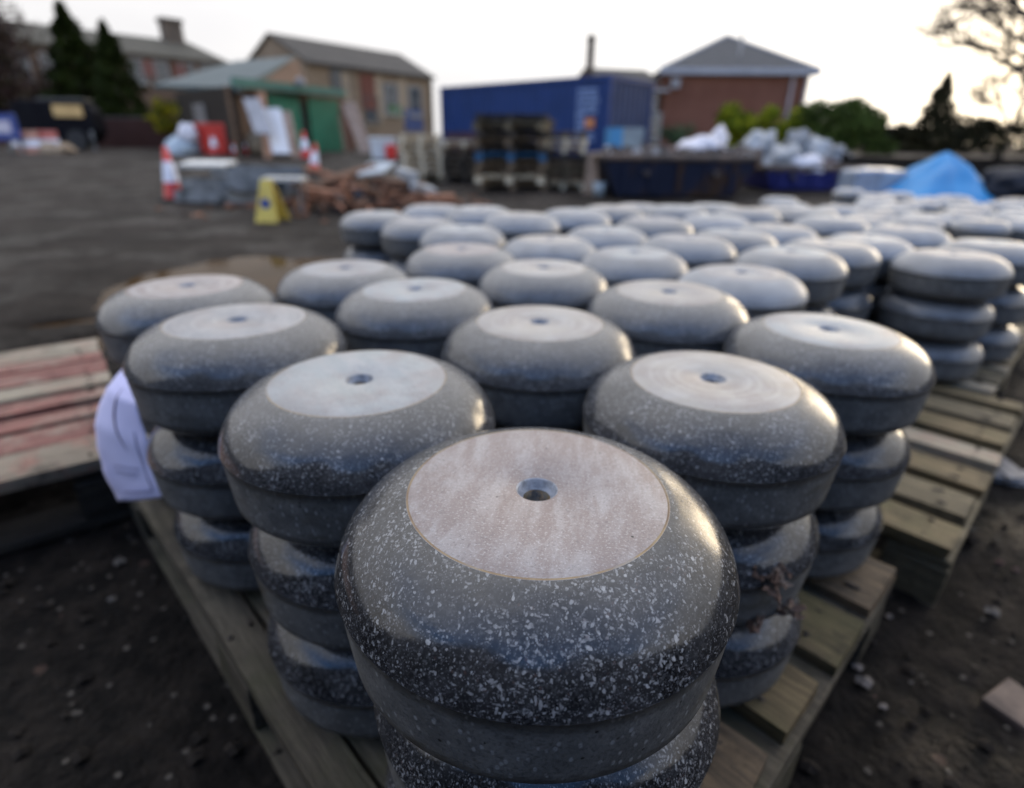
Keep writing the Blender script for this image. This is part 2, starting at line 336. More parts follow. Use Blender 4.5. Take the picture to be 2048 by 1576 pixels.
# gravel grit and pebbles trodden into the mud round the pallets
def pebble_mb(mb, c, r, mi=0):
    q = [Vector((rnd.gauss(0, 1), rnd.gauss(0, 1), rnd.gauss(0, .7))).normalized() for _ in range(3)]
    vs = []
    for x, y, z in [(1, 0, 0), (-1, 0, 0), (0, 1, 0), (0, -1, 0), (0, 0, 1), (0, 0, -1), (.6, .6, .5), (-.6, .6, .5), (.6, -.6, .5), (-.6, -.6, .5)]:
        k = r*rnd.uniform(.75, 1.2); vs.append((c[0]+x*k, c[1]+y*k*.85, c[2]+z*k*.6))
    mb.add(vs, [(0, 2, 6), (6, 2, 4), (6, 4, 0), (2, 1, 7), (7, 1, 4), (7, 4, 2), (3, 0, 8), (8, 0, 4), (8, 4, 3), (1, 3, 9), (9, 3, 4), (9, 4, 1), (0, 5, 2), (2, 5, 1), (1, 5, 3), (3, 5, 0)], mi)
mb = MB()
for _ in range(7000):
    x = rnd.uniform(-1.5, 2.6); y = rnd.uniform(.15, 3.2)
    if pud(x, y) > .2: continue
    r = .0022+.013*rnd.random()**3.2
    pebble_mb(mb, (x, y, gz(x, y)+r*.25), r, 0 if rnd.random() < .95 else (1 if rnd.random() < .6 else 2))
tag(mb.build('gravel', [plain('dark_grit', (.026, .021, .017), (.012, .010, .0085), 30, .85, spec=.1), plain('pale_grit', (.12, .105, .09), (.06, .052, .045), 30, .8), plain('brick_grit', (.11, .05, .035), (.06, .035, .03), 30, .8)], smooth=False), kind='stuff')

# ------------------------------------------------------------------ pallets
E1 = Vector((.717, .697, 0)); E2 = Vector((-.697, .717, 0)); S1 = Vector((.019, .344, 0))
YAW = math.atan2(E1.y, E1.x)
def pallet(loc, yaw, lx, ly, boards, mats, label, cat='pallet', group=None, zs=1.0, gaps=None, skew=0.0):
    """deck boards run along local y; lx across the boards, ly along them"""
    o = empty('wooden_pallet', loc, yaw, label, cat, group)
    z0 = .022*zs; zb = .078*zs
    def bd(name, c, d, m, tw=0.0):
        b = MB(); nn = 8; ax = 0 if d[0] > d[1] else 1; vs = []; fs = []
        for k in range(nn+1):
            t = k/nn-.5; wob = noise.noise(Vector((t*3+c[0]*9, c[1]*7, 2)))*.0025
            for sx, sz in ((-.5, -.5), (.5, -.5), (.5, .5), (-.5, .5)):
                e = rnd.uniform(-.0012, .0012); wdt = d[1-ax]*sx+e; zz = d[2]*sz+wob+tw*t*sx
                te = t*d[ax]+(rnd.uniform(-.006, .003)*(1 if t > 0 else -1) if k in (0, nn) else 0)
                vs.append((te, wdt, zz) if ax == 0 else (wdt, te, zz))
        for k in range(nn):
            for q in range(4): fs.append((k*4+q, k*4+(q+1) % 4, k*4+4+(q+1) % 4, k*4+4+q))
        fs += [(3, 2, 1, 0), (nn*4, nn*4+1, nn*4+2, nn*4+3)]
        b.add(vs, fs)
        if name == 'deck_board':
            for yy in (-.5, 0, .5):
                for sx in (-.28, .28): b.tube((sx*d[0]+rnd.uniform(-.006, .006), yy*(d[1]-.10)+rnd.uniform(-.02, .02), d[2]*.5-.002), (sx*d[0], yy*(d[1]-.10), d[2]*.5+.0012), .0035, .0032, 8, 1)
        return b.build(name, [m, NAIL], o, loc=c, bevel=0 if name == 'deck_board' else .003)
    for y in (-.5, 0, .5):
        yy = y*(ly-.10)
        bd('bottom_board' if False else 'stringer_board', (0, yy, z0+zb+.011*zs), (lx, .10, .020*zs), mats[1])
    for x in (-.5, 0, .5):
        xx = x*(lx-.10)
        bd('bottom_board', (xx, 0, .011*zs), (.10, ly, .020*zs), mats[1])
        for y in (-.5, 0, .5):
            MB().box((0, 0, 0), (.10, .13 if y == 0 else .10, zb-.002), jit=.002).build('block', mats[1], o, loc=(xx, y*(ly-.10), z0+zb/2-.001), bevel=.003)
    for i, (x, wd) in enumerate(boards):
        m = mats[0][i % len(mats[0])] if isinstance(mats[0], list) else mats[0]
        bd('deck_board', (x, rnd.uniform(-.006, .006), z0+zb+.033*zs), (wd, ly+rnd.uniform(-.012, .006), .022*zs), m, rnd.uniform(-.03, .03))
    return o
def spread(lx, n, wd):
    return [(-lx/2+wd/2+(lx-wd)*i/(n-1), wd*(1.12 if i in (0, n-1) else rnd.uniform(.92, 1.04))) for i in range(n)]
def lat(a, b, z=0): return S1+E1*a+E2*b+Vector((0, 0, z))
PG = 'wooden pallets under the curling stones'
pallet(lat(.275, .445, -.014), YAW, .83, 1.20, [(-.391, .048), (-.331, .058), (-.215, .105), (-.085, .10), (.06, .10), (.205, .10), (.358, .112)], ([W_OLD, W_OLD, W_GREEN, W_MID, W_GREEN, W_GREEN, W_MID], W_OLD), 'front wooden pallet with greenish boards, under the nearest twelve stacks of stones', group=PG)
pallet(lat(1.285, .39, -.022), YAW, .90, 1.20, spread(.90, 7, .092), ([W_GREEN, W_GREY, W_GREEN, W_PALE], W_GREY), 'mossy wooden pallet with its bare slats showing beside the muddy track', group=PG)
pallet(lat(2.20, .47, -.022), YAW, .90, 1.20, spread(.90, 8, .085), ([W_PALE, W_GREY], W_GREY), 'pale wooden pallet under the stone stacks farthest along the muddy track', group=PG)
pallet(lat(1.285, 1.58, -.022), YAW, .90, 1.14, spread(.90, 7, .092), ([W_GREY], W_GREY), 'grey wooden pallet under the stacks beside the puddle', group=PG)
pallet(lat(2.22, 1.72, -.022), YAW, .90, 1.14, spread(.90, 7, .092), ([W_GREY], W_GREY), 'grey wooden pallet almost hidden under the far middle stacks', group=PG)
ry = R(37); ru = Vector((math.cos(ry), math.sin(ry), 0)); rv = Vector((-math.sin(ry), math.cos(ry), 0))
W_MIX = wood('half_worn_red_pine', (.31, .26, .19), (.19, .15, .11), (.33, .11, .085), .8, stain_scale=6)
pallet(Vector((-.825, .96, .0))+rv*.465-ru*.535, ry-math.pi/2, .86, 1.18, spread(.86, 8, .088), ([W_PALE, W_RED, W_RED, W_PALE, W_RED, W_RED, W_RED, W_MIX], W_DARK), 'empty pallet of worn red and pale slats beside the stones, left edge of photo', zs=1.14)

# ------------------------------------------------------------------ curling stones
H = .128
def prof_pts(p, n):                        # smooth curve through profile points
    out = []
    for i in range(len(p)-1):
        p0 = p[max(i-1, 0)]; p1 = p[i]; p2 = p[i+1]; p3 = p[min(i+2, len(p)-1)]
        for k in range(n):
            t = k/n; q = []
            for a in (0, 1):
                q.append(.5*((2*p1[a])+(-p0[a]+p2[a])*t+(2*p0[a]-5*p1[a]+4*p2[a]-p3[a])*t*t+(-p0[a]+3*p1[a]-3*p2[a]+p3[a])*t**3))
            out.append(tuple(q))
    out.append(p[-1]); return out
DOME = prof_pts([(.0925, H), (.100, H-.0022), (.115, H-.0092), (.130, H-.0205), (.140, H-.0345), (.1447, H-.0480)], 4)
UND = prof_pts([(.1350, H-.1080), (.1300, .0140), (.118, .0085), (.09, .0040), (.06, .0004)], 3)+[(.001, .0004)]
BANDP = [(.1447, H-.0480), (.1444, H-.0488), (.1436, H-.0492), (.1428, H-.0600), (.1412, H-.0780), (.1394, H-.0960), (.1384, H-.1050), (.1350, H-.1080)]
def disc_profile(rd):
    return [(rd, H), (rd-.0002, H+.0001), (rd-.0011, H+.0002), (rd-.0013, H-.0001), (rd-.0016, H+.0001), (.0150, H+.0001), (.0138, H-.0012), (.0130, H-.0060), (.0098, H-.0068), (.0095, H-.055), (.0005, H-.055)]
def stone_meshes(n):
    b = MB(); b.lathe(DOME, n).lathe(UND, n)
    c = MB().lathe(BANDP, n)
    d = MB().lathe(disc_profile(.0925), n, [0, 1, 1, 1, 0, 2, 2, 2, 3, 3])
    return b.mesh('stone_body', GRAN, True), c.mesh('stone_band', BAND, True), d.mesh('stone_disc', [DISC, RING, CHAMF, HOLE], True)
HI, LO = stone_meshes(128), stone_meshes(56)
def stone(loc, zsc, label, group, hi=False, disc=None, lean=0.0, paleness=0.0):
    o = empty('curling_stone', loc, rnd.uniform(0, 6.28), label, 'curling stone', group)
    o.rotation_euler = (rnd.uniform(-lean, lean), rnd.uniform(-lean, lean), o.rotation_euler[2])
    q_ = rnd.uniform(.985, 1.012); o.scale = (q_, q_, zsc); M = HI if hi else LO
    bo = put('granite_body', M[0], o); bo.color = (paleness, 1.0 if disc else .15, 0, 1); put('striking_band', M[1], o)
    if disc:
        d = put('running_disc', M[2], o); d.color = (*disc, 1); d['label'] = disc_word(disc)
    return o
def disc_word(c):
    if c[0] < .23 and c[0] > c[2]*1.1: return 'dull pinkish ground disc with a bored hole'
    if c[0] > c[2]*1.07: return 'cream ground disc with a bored hole'
    return 'pale grey ground disc with a bored hole'
PINK, PALE, CREAM, GREY = (.208, .166, .153), (.265, .285, .290), (.310, .285, .250), (.215, .215, .22)
A = {(0, 0): (.065, 1.186, .033, PINK), (0, 1): (-.553, 1.881, .034, PALE), (1, 0): (.784, 2.042, -.010, CREAM), (0, 2): (-1.340, 2.628, .025, GREY), (1, 1): (.133, 2.725, .006, CREAM), (2, 0): (1.618, 2.78, -.031, PALE),
     (0, 3): (-2.005, 3.425, 0, PINK), (1, 2): (-.606, 3.447, -.008, PALE), (2, 1): (.961, 3.442, -.004, CREAM), (1, 3): (-1.251, 4.183, -.033, GREY), (2, 2): (.222, 4.157, -.006, CREAM), (2, 3): (-.446, 4.904, -.006, PINK)}
ORD = ['first', 'second', 'third', 'fourth', 'fifth', 'sixth', 'seventh', 'eighth', 'ninth', 'tenth', 'eleventh']
SPEC = {(0, 0): 'large white-flecked curling stone closest to the camera, pinkish disc with open hole', (0, 1): 'flecked curling stone with pale grey disc, behind and left of the closest one',
        (1, 0): 'flecked curling stone with cream ringed disc, behind and right of the closest one', (1, 1): 'top curling stone with cream disc, directly behind the closest one',
        (2, 0): 'top curling stone at front pallet\'s outer right corner, bright rim round its disc', (0, 2): 'top curling stone just above the hanging white paper sheet',
        (0, 3): 'dark top curling stone at front pallet\'s outer left corner beside the puddle'}
LV = ['bottom', 'middle', 'top']
for (i, j), (x, y, dz, dc) in A.items():
    x, y, dz = x*.29, y*.29, dz*.29; h = (.384+dz)/3
    for k in range(3):
        if k == 2 and (i, j) in SPEC: lb = SPEC[(i, j)]
        elif k == 2: lb = f'top curling stone on front pallet, {ORD[j]} along left edge, {ORD[i]} row in'
        else: lb = f'{LV[k]} curling stone on front pallet, {ORD[j]} along left edge, {ORD[i]} row in'
        jx, jy = (0, 0) if k == 2 else (rnd.uniform(-.005, .007), rnd.uniform(-.004, .006))
        if (i, j) == (0, 0) and k < 2: jx, jy = .012, .004
        stone((x+jx, y+jy, .1303+k*h), h/H*.998, lb, 'curling stones stacked on the front pallet', hi=(i+j < 3), disc=dc if k == 2 else None, paleness=[0, .03, .08, .16, .26, .34][i+j] if k == 2 else 0, lean=.0 if i+j < 2 else .012)
B = {(3, 1): (0.525, 1.297, -0.025), (3, 2): (0.318, 1.51, -0.02), (3, 3): (0.106, 1.708, -0.018), (3, 4): (-0.167, 1.9, -0.015), (3, 5): (-0.342, 2.132, -0.02), (3, 6): (-0.549, 2.335, -0.019), (4, 1): (0.745, 1.538, -0.017), (4, 2): (0.518, 1.72, -0.011), (4, 3): (0.306, 1.918, -0.016), (4, 4): (0.026, 2.155, 0.003), (4, 5): (-0.139, 2.394, -0.001), (4, 6): (-0.353, 2.589, -0.013), (5, 1): (0.953, 1.74, -0.023), (5, 2): (0.729, 1.92, -0.02), (5, 3): (0.51, 2.124, -0.006), (5, 4): (0.243, 2.349, -0.001), (5, 5): (0.426, 2.574, -0.007), (6, 0): (1.267, 1.65, -0.02), (6, 1): (1.177, 1.925, -0.022), (6, 2): (0.951, 2.107, -0.012), (6, 3): (0.81, 2.36, -0.012), (7, 0): (1.507, 1.814, -0.014), (7, 1): (1.411, 2.095, -0.015), (7, 2): (1.27, 2.347, -0.015), (7, 3): (1.014, 2.567, -0.01), (7, 4): (0.725, 2.637, -0.011), (7, 5): (0.614, 2.905, -0.017), (8, 3): (1.307, 2.635, -0.018), (8, 4): (1.309, 2.925, -0.027), (8, 5): (0.964, 2.853, -0.015)}
rows = {}
for (i, j) in sorted(B): rows.setdefault(i, []).append(j)
for (i, j), (x, y, dz) in B.items():
    base = .1223; dz += rnd.uniform(-.016, .010) if i >= 6 else 0; h = (.514+dz-base)/3; edge = j <= 1 or (i == 3) or i >= 8 or j >= 5
    q = rows[i].index(j)
    for k in range(3):
        if k == 0 and not edge: continue
        where = f'{ORD[i-3]} row behind front pallet, {ORD[q]} from the track'
        jx, jy = (0, 0) if k == 2 else (rnd.uniform(-.006, .006), rnd.uniform(-.006, .006))
        stone((x+jx, y+jy, base+k*h), h/H*.998, f'{LV[k]} grey curling stone {where}', 'curling stones stacked on the pallets behind', disc=[CREAM, PALE, GREY, PALE][(i*3+j) % 4] if k == 2 else None, paleness=rnd.uniform(.45, .9)*(1 if k == 2 else .3), lean=.014)
D = [(2.095, 4.694), (2.315, 4.501), (3.247, 5.807), (2.902, 4.764), (3.46, 5.409), (2.219, 3.648), (2.504, 3.582), (3.432, 4.883), (3.376, 4.443), (2.835, 4.372), (3.697, 4.485), (4.099, 4.838), (2.686, 4.961), (2.635, 3.306), (2.926, 3.336), (3.1, 5.1), (3.75, 5.1), (1.75, 3.5), (1.92, 3.85), (2.2, 4.02), (2.52, 3.92), (2.82, 3.72), (3.14, 3.68), (3.15, 4.08), (2.55, 4.22), (3.089, 4.53), (3.439, 3.994), (3.74, 4.1), (1.95, 4.2), (1.62, 3.8), (2.3, 3.36), (1.991, 3.324), (3.25, 3.4), (3.45, 3.65)]
dn = sorted(range(len(D)), key=lambda q: D[q][0]/D[q][1])
CARD = ORD+['twelfth', 'thirteenth', 'fourteenth', 'fifteenth', 'sixteenth', 'seventeenth', 'eighteenth', 'nineteenth', 'twentieth']+[f'twenty-{w}' for w in ORD[:9]]+['thirtieth']+[f'thirty-{w}' for w in ORD[:9]]
for rank, q in enumerate(dn):
    x, y = D[q]
    for k in range(1 if q in (1, 12) else 2):
        stone((x, y, .144+k*.1234), .964, f'{"single" if q in (1, 12) else ["lower", "upper"][k]} curling stone by the tarpaulin, {CARD[rank]} far stack counting from the skips', 'far curling stones before the blue tarpaulin', disc=[PALE, CREAM][q % 2] if k or q in (1, 12) else None, paleness=rnd.uniform(.65, .95))
for n_, (px_, y_) in enumerate(((2.36, 3.6), (3.05, 3.48), (2.2, 4.6), (3.0, 4.75), (3.75, 4.75), (3.35, 5.6))):
    pallet((px_, y_, 0), .2, .95, .9, spread(.95, 6, .1), ([W_GREY], W_GREY), ['wooden pallet under the nearest two far stone stacks', 'wooden pallet under the far stacks close to the right frame edge', 'wooden pallet under the far stacks next to the blue skip', 'wooden pallet under the middle of the far stone group', 'wooden pallet under the far stacks in front of the dark vehicle', 'wooden pallet under the stacks hard against the tarpaulin'][n_], group='pallets under the far curling stones')
# dried leaf litter and mud clots stuck on the stones of the right front stack
LEAF = plain('dried_brown_leaf', (.15, .09, .065), (.085, .05, .036), 60, .8, c3=(.21, .16, .125), s3=40)
def litter(c, n, r, name, label, cat):
    mb = MB()
    for _ in range(n):
        p = Vector(c)+Vector((rnd.gauss(0, r), rnd.gauss(0, r), rnd.gauss(0, r*.55))); s = rnd.uniform(.004, .011)
        a = Vector((rnd.gauss(0, 1), rnd.gauss(0, 1), rnd.gauss(0, 1))).normalized(); b = a.orthogonal().normalized(); cc = a.cross(b)*.35
        mb.hexa([p-a*s-b*.0003, p-b*s*.4, p+a*s*.9, p+b*s*.4], [p-a*s+cc*.003, p-b*s*.4+cc*.006, p+a*s*.9+cc*.004, p+b*s*.4+cc*.004])
    return tag(mb.build(name, LEAF), label, cat)
def surf(px, py, i, j, k):              # point on the front of a stone of stack (i, j)
    x, y = A[(i, j)][0]*.29, A[(i, j)][1]*.29; d = ray(px, py); best = None
    for t in np.arange(.2, 1.2, .002):
        p = Vector((0, 0, CAM_H))+d*float(t)
        if math.hypot(p.x-x, p.y-y) < .142: best = p; break
    return best or at(px, py, .55)
for (px_, py_, n_, r_, lb) in ((1540, 1150, 46, .010, 'clump of dried brown leaves stuck under the cream-disc stone'), (1572, 1210, 26, .008, 'small clot of brown leaf litter lower down the same right-hand stack'), (1505, 1245, 14, .006, 'smallest clot of leaf litter near the seam of the right-hand stack')):
    litter(surf(px_, py_, 1, 0, 1), n_, r_, 'leaf_clump', lb, 'dried leaves')['group'] = 'leaf litter on the right-hand stack'

# ------------------------------------------------------------------ curled paper sheet in the left stacks
PAPER = plain('lilac_white_paper', (.66, .64, .86), (.60, .58, .82), 8, .7)
INK = plain('grey_print_ink', (.26, .25, .40), (.2, .2, .33), 30, .7); MARK = plain('dark_crescent_tone', (.05, .025, .06), (.09, .03, .08), 40, .6)
rowsP = [((247, 736), (278, 768), .83, .79), ((232, 752), (268, 785), .82, .775), ((214, 775), (272, 810), .805, .755), ((196, 815), (286, 850), .795, .745), ((190, 850), (297, 885), .785, .735), ((195, 895), (306, 920), .78, .73), ((207, 940), (316, 952), .775, .725), ((222, 975), (324, 975), .772, .72), ((237, 1003), (331, 994), .77, .718)]
def paper_pt(u, v):
    t = u*(len(rowsP)-1); k = min(int(t), len(rowsP)-2); t -= k
    a = at(*rowsP[k][0], rowsP[k][2]).lerp(at(*rowsP[k+1][0], rowsP[k+1][2]), t); b = at(*rowsP[k][1], rowsP[k][3]).lerp(at(*rowsP[k+1][1], rowsP[k+1][3]), t)
    p = a.lerp(b, v); bow = math.sin(v*math.pi)*.006
    bow += .0022*noise.noise(Vector((u*7, v*3, 1)))+.0012*noise.noise(Vector((u*19, v*8, 4)))
    return p+Vector((-.45, -.75, .1))*bow
def strip(uv, off, name, m, parent, th=.0004, wrap=None):
    mb = MB(); n = len(uv); V = [paper_pt(*p)+Vector((-.5, -.8, .15))*off for p in uv]
    mb.add(V, [(i, i+1, n//2+i+1, n//2+i) for i in range(n//2-1)])
    o = mb.build(name, m, parent, smooth=True); sd = o.modifiers.new('thickness', 'SOLIDIFY'); sd.thickness = th; return o
mb = MB(); nu, nv = 32, 10
mb.add([paper_pt(i/nu, j/nv) for i in range(nu+1) for j in range(nv+1)], [(i*(nv+1)+j, i*(nv+1)+j+1, (i+1)*(nv+1)+j+1, (i+1)*(nv+1)+j) for i in range(nu) for j in range(nv)])
po = mb.build('paper_sheet', PAPER, smooth=True); sd = po.modifiers.new('thickness', 'SOLIDIFY'); sd.thickness = .0004
tag(po, 'curled lilac-white printed paper sheet hanging out of the left front stacks', 'paper sheet')
def line(u0, v0, u1, v1, wu, wv, name, m, n=14):
    a = [(u0+(u1-u0)*i/n, v0+(v1-v0)*i/n) for i in range(n+1)]
    return strip(a+[(u+wu, v+wv) for u, v in a], .0012, name, m, po)
n_ = 14; cur = [(.14+.45*i/n_, .62-.16*math.sin(i/n_*math.pi)*1.0+.02*i/n_) for i in range(n_+1)]
strip([(u, v-.022*math.sin(max(.05, i/n_)*math.pi)) for i, (u, v) in enumerate(cur)]+[(u, v+.022*math.sin(max(.05, i/n_)*math.pi)) for i, (u, v) in enumerate(cur)], .0012, 'dark_crescent', MARK, po)  # dark crescent strip laid on the sheet
for a in ((.44, .80, .90, .84, 0, .02), (.90, .30, .90, .84, .012, 0), (.70, .30, .70, .75, .006, 0), (.74, .30, .74, .7, .006, 0)): line(*a, 'printed_line', INK)

# ------------------------------------------------------------------ litter on the muddy track
def chunk(p, d, rz, m, name, label, cat, tilt=(0, 0), grp=None):
    o = MB().box((0, 0, 0), d, 0, jit=min(d)*.12).build(name, m, bevel=min(d)*.15); o.location = (p.x, p.y, gz(p.x, p.y)+d[2]*.42); o.rotation_euler = (tilt[0], tilt[1], rz); return tag(o, label, cat, grp)
W_OFF = plain('weathered_whitish_board', (.38, .35, .33), (.22, .2, .18), 14, .8)
chunk(at(1992, 835, 1.33), (.05, .30, .02), -.15, W_OFF, 'board', 'greyish white offcut lying beside the mossy pallet', 'board')
chunk(at(2035, 892, 1.22), (.20, .07, .02), -.55, W_OFF, 'board', 'pale broken board crossing the track at the frame edge', 'board')
chunk(at(2030, 1410, .58), (.075, .055, .016), .5, plain('brown_grey_slab', (.15, .11, .085), (.075, .055, .045), 20, .8), 'stone_slab', 'flat brownish stone fragment by the front pallet on the mud', 'stone slab')
for q, (px_, py_, s_) in enumerate(((1725, 1375, .024), (1712, 1345, .016), (1775, 1240, .014), (1755, 1215, .012), (1760, 1430, .012))):
    p = on_ground(px_, py_); mb = MB(); pebble_mb(mb, (0, 0, 0), s_*.55); o = mb.build('pebble', plain('grey_pebble', (.20, .17, .15), (.10, .085, .075), 60, .8), smooth=False); o.location = (p.x, p.y, gz(p.x, p.y)+s_*.2)
    tag(o, ['largest pale pebble in the mud beside the front pallet', 'brownish pebble just behind the largest pale one', 'small grey pebble near the front pallet corner', 'tiny pebble closest to the pallet corner in the mud', 'dark little pebble nearer the camera than the pale one'][q], 'pebble', 'pebbles in the mud by the front pallet')

# ------------------------------------------------------------------ yard objects
RED = plain('red_plastic', (.52, .028, .018), (.42, .02, .016), 5, .4); WHITE = plain('white_reflective', (.74, .74, .80), (.62, .62, .68), 6, .45); BLACK = plain('black_rubber', (.018, .018, .018), (.03, .028, .026), 9, .7)
YEL = plain('yellow_plastic', (.56, .42, .07), (.46, .33, .06), 5, .5); BLUE = plain('blue_ink', (.03, .075, .30), (.025, .06, .24), 5, .5)
def cone(base, h, label, lean=(0, 0)):
    o = empty('traffic_cone', base, rnd.uniform(0, 1), label, 'traffic cone', 'red and white traffic cones in the yard'); o.rotation_euler = (lean[0], lean[1], o.rotation_euler[2]); s = h/.75
    MB().box((0, 0, .018*s), (.40*s, .40*s, .036*s)).build('cone_base', BLACK, o, bevel=.01)
    r = lambda z: (.155-.125*(z/.75))*s
    MB().lathe([(r(.037), .037*s), (r(.75), .75*s), (.001, .751*s)], 28).build('cone_body', RED, o, smooth=True)
    MB().lathe([(r(.26)+.004*s, .26*s), (r(.55)+.004*s, .55*s)], 28).build('reflective_sleeve', WHITE, o, smooth=True)
    return o
def hgt(px, py, P): return at(px, py, P.y).z-P.z
p = on_ground(352, 400); cone(p, hgt(340, 293, p), 'large red and white cone in front of the galvanised steel pile')
p = on_ground(628, 348); cone(p, hgt(630, 286, p), 'leaning red and white cone behind the timber heap', (.05, .16))
p = on_ground(613, 318); cone(p, hgt(612, 262, p), 'red and white cone standing before the green shed doors')
p = on_ground(432, 310); cone(p, hgt(430, 262, p), 'red and white cone against the middle of the red bin')
p = on_ground(490, 310); cone(p, hgt(490, 266, p), 'red and white cone at the bin\'s end by the teal tub')
p = on_ground(470, 310); cone(p, hgt(470, 284, p), 'short red cone half hidden between two taller ones')
# galvanised steel channels
GALV = plain('galvanised_steel', (.22, .235, .25), (.09, .10, .11), 5, .42, .45, c3=(.025, .028, .03), s3=3)
GPALE = plain('pale_zinc_sheet', (.50, .50, .48), (.38, .38, .37), 5, .5, .2)
def channel(c, L, wd, ht, rz, label, tilt=(0, 0), m=None):
    o = MB().box((0, 0, .004), (L, wd, .008)).box((0, -wd/2+.004, ht/2+.004), (L, .008, ht)).box((0, wd/2-.004, ht/2+.004), (L, .008, ht)).build('steel_channel', m or GALV)
    o.location = c; o.rotation_euler = (tilt[0], tilt[1], rz); return tag(o, label, 'steel channel', 'galvanised steel channels piled on the mud')
gp = on_ground(455, 412); gy = gp.y
PS = .66
lay = [((-.45, .25, .02), 1.9, .30, .22, .06, 'lowest galvanised channel lying along the front of the steel pile'), ((-.1, .60, .02), 2.0, .34, .25, -.05, 'lowest galvanised channel at the back of the steel pile'), ((-.45, .28, .26), 1.7, .30, .2, -.10, 'middle galvanised channel at the cone end of the pile'),
       ((.35, .45, .27), 1.5, .32, .22, .12, 'middle galvanised channel slanting behind the yellow floor sign'), ((.05, .75, .48), 1.6, .30, .2, .03, 'topmost dull grey galvanised channel on the pile')]
for c, L, wd, ht, rz, lb in lay: channel((gp.x+.18+c[0]*PS, gy+.05+c[1]*PS-c[0]*.3, gp.z+c[2]*PS), L*PS, wd, ht*PS, rz, lb, (0, rnd.uniform(-.03, .03)))
o = MB().box((0, 0, 0), (.62, .34, .04)).build('zinc_sheet', GPALE); a = at(415, 328, gy+.50); o.location = a; o.rotation_euler = (.14, 0, -.05); tag(o, 'flat whitish sheet lying on top of the galvanised pile', 'metal sheet')
tp = on_ground(578, 425); o = empty('work_stool', (tp.x, tp.y, tp.z), .1, 'low steel-legged stand with pale top beside the yellow floor sign', 'stand'); th_ = hgt(575, 358, tp)
MB().box((0, 0, th_), (.44, .34, .035)).build('stand_top', GPALE, o)
for sx in (-1, 1):
    for sy in (-1, 1): MB().tube((sx*.19, sy*.14, 0), (sx*.17, sy*.12, th_-.018), .014, .014).build('leg', GALV, o)
# yellow floor sign
yp = on_ground(545, 442); yh = hgt(545, 360, yp); o = empty('floor_sign', yp, -.05, 'yellow folding floor sign with a blue round mark, standing in the yard', 'floor sign')
def panel(y0, y1, th):
    return MB().slab([(-.115, y0, 0), (.115, y0, 0), (.055, y1, yh), (-.055, y1, yh)], th)
panel(-.14, -.02, .015).build('front_panel', YEL, o); panel(.16, .0, .015).build('rear_panel', YEL, o)
MB().tube((0, -.104, yh*.45), (0, -.094, yh*.452), .05, .05, 24).build('round_mark', BLUE, o)
# heap of broken timber and rubble: each big piece by itself, the crumbs as one mass
HEAPC = [plain('rotten_brown_wood', (.16, .075, .038), (.07, .035, .02), 7, .8, stretch=(1, 6, 6)), plain('reddish_timber', (.27, .115, .058), (.16, .07, .04), 7, .8, stretch=(1, 6, 6)), plain('pale_split_timber', (.42, .28, .16), (.28, .18, .1), 7, .8, stretch=(1, 6, 6)), plain('dark_wet_wood', (.035, .02, .015), (.06, .035, .025), 7, .8)]
hb = on_ground(730, 425); mb = MB()
for _ in range(420):
    q = rnd.random(); u = rnd.gauss(0, .8); v = rnd.gauss(.4, .55); z = max(0, .34*math.exp(-(u/.95)**2-((v-.4)/.7)**2))*rnd.uniform(.3, 1)
    mb.box((hb.x+u, hb.y+v, terrain(hb.y+v)+z), (rnd.uniform(.03, .16), rnd.uniform(.02, .07), rnd.uniform(.02, .05)), rnd.uniform(0, 3.1), rnd.choice((0, 0, 1, 3)), (rnd.uniform(-.6, .6), rnd.uniform(-.6, .6)))
tag(mb.build('timber_rubble', HEAPC), kind='stuff')
TL = ['long reddish beam sloping along the front of the timber heap', 'pale split plank sticking out of the heap by the floor sign', 'thick brown beam lying across the heap\'s near side', 'dark rotten log in the heart of the timber heap', 'short reddish block at the heap\'s stone end', 'brown board propped over the heap\'s crest', 'slim reddish plank at the heap\'s back', 'stubby brown balk under the grey sheet', 'dark wet balk at the heap\'s foot', 'broken brown beam beside the low stand']
TS = [(790, 405, .95, .11, .09, .28, 1, (0, -.12)), (640, 412, .55, .09, .06, .0, 2, (0, .02)), (650, 392, .6, .16, .13, -.15, 1, (0, .1)), (690, 380, .5, .2, .2, .4, 3, (.2, .1)), (880, 400, .35, .14, .12, .2, 1, (0, 0)), (700, 350, .7, .12, .06, .5, 0, (.3, -.25)), (660, 350, .7, .08, .05, -.4, 1, (.1, .2)), (800, 372, .6, .2, .16, -.2, 0, (.1, .1)), (720, 418, .7, .12, .1, .1, 3, (0, 0)), (620, 372, .45, .14, .11, .3, 0, (.2, .25))]
for (px_, py_, L, wd, ht, rz, mi, tl), lb in zip(TS, TL):
    c = at(px_, py_, hb.y+.15 if py_ > 380 else hb.y+.55); o = MB().box((0, 0, 0), (L, wd, ht), jit=.012).build('timber_beam', HEAPC[mi], bevel=.008); o.location = c; o.rotation_euler = (tl[0], tl[1], rz); tag(o, lb, 'timber', 'broken timbers in the heap')
o = MB().slab([(-.17, -.02, 0), (.15, .0, .03), (.26, .3, .15), (-.08, .28, .14)], .02).build('metal_sheet', plain('pale_blue_grey_sheet', (.30, .34, .38), (.2, .23, .26), 4, .5, .3)); o.location = at(742, 350, hb.y+.5); tag(o, 'bent pale grey-blue sheet lying on top of the timber heap', 'metal sheet')
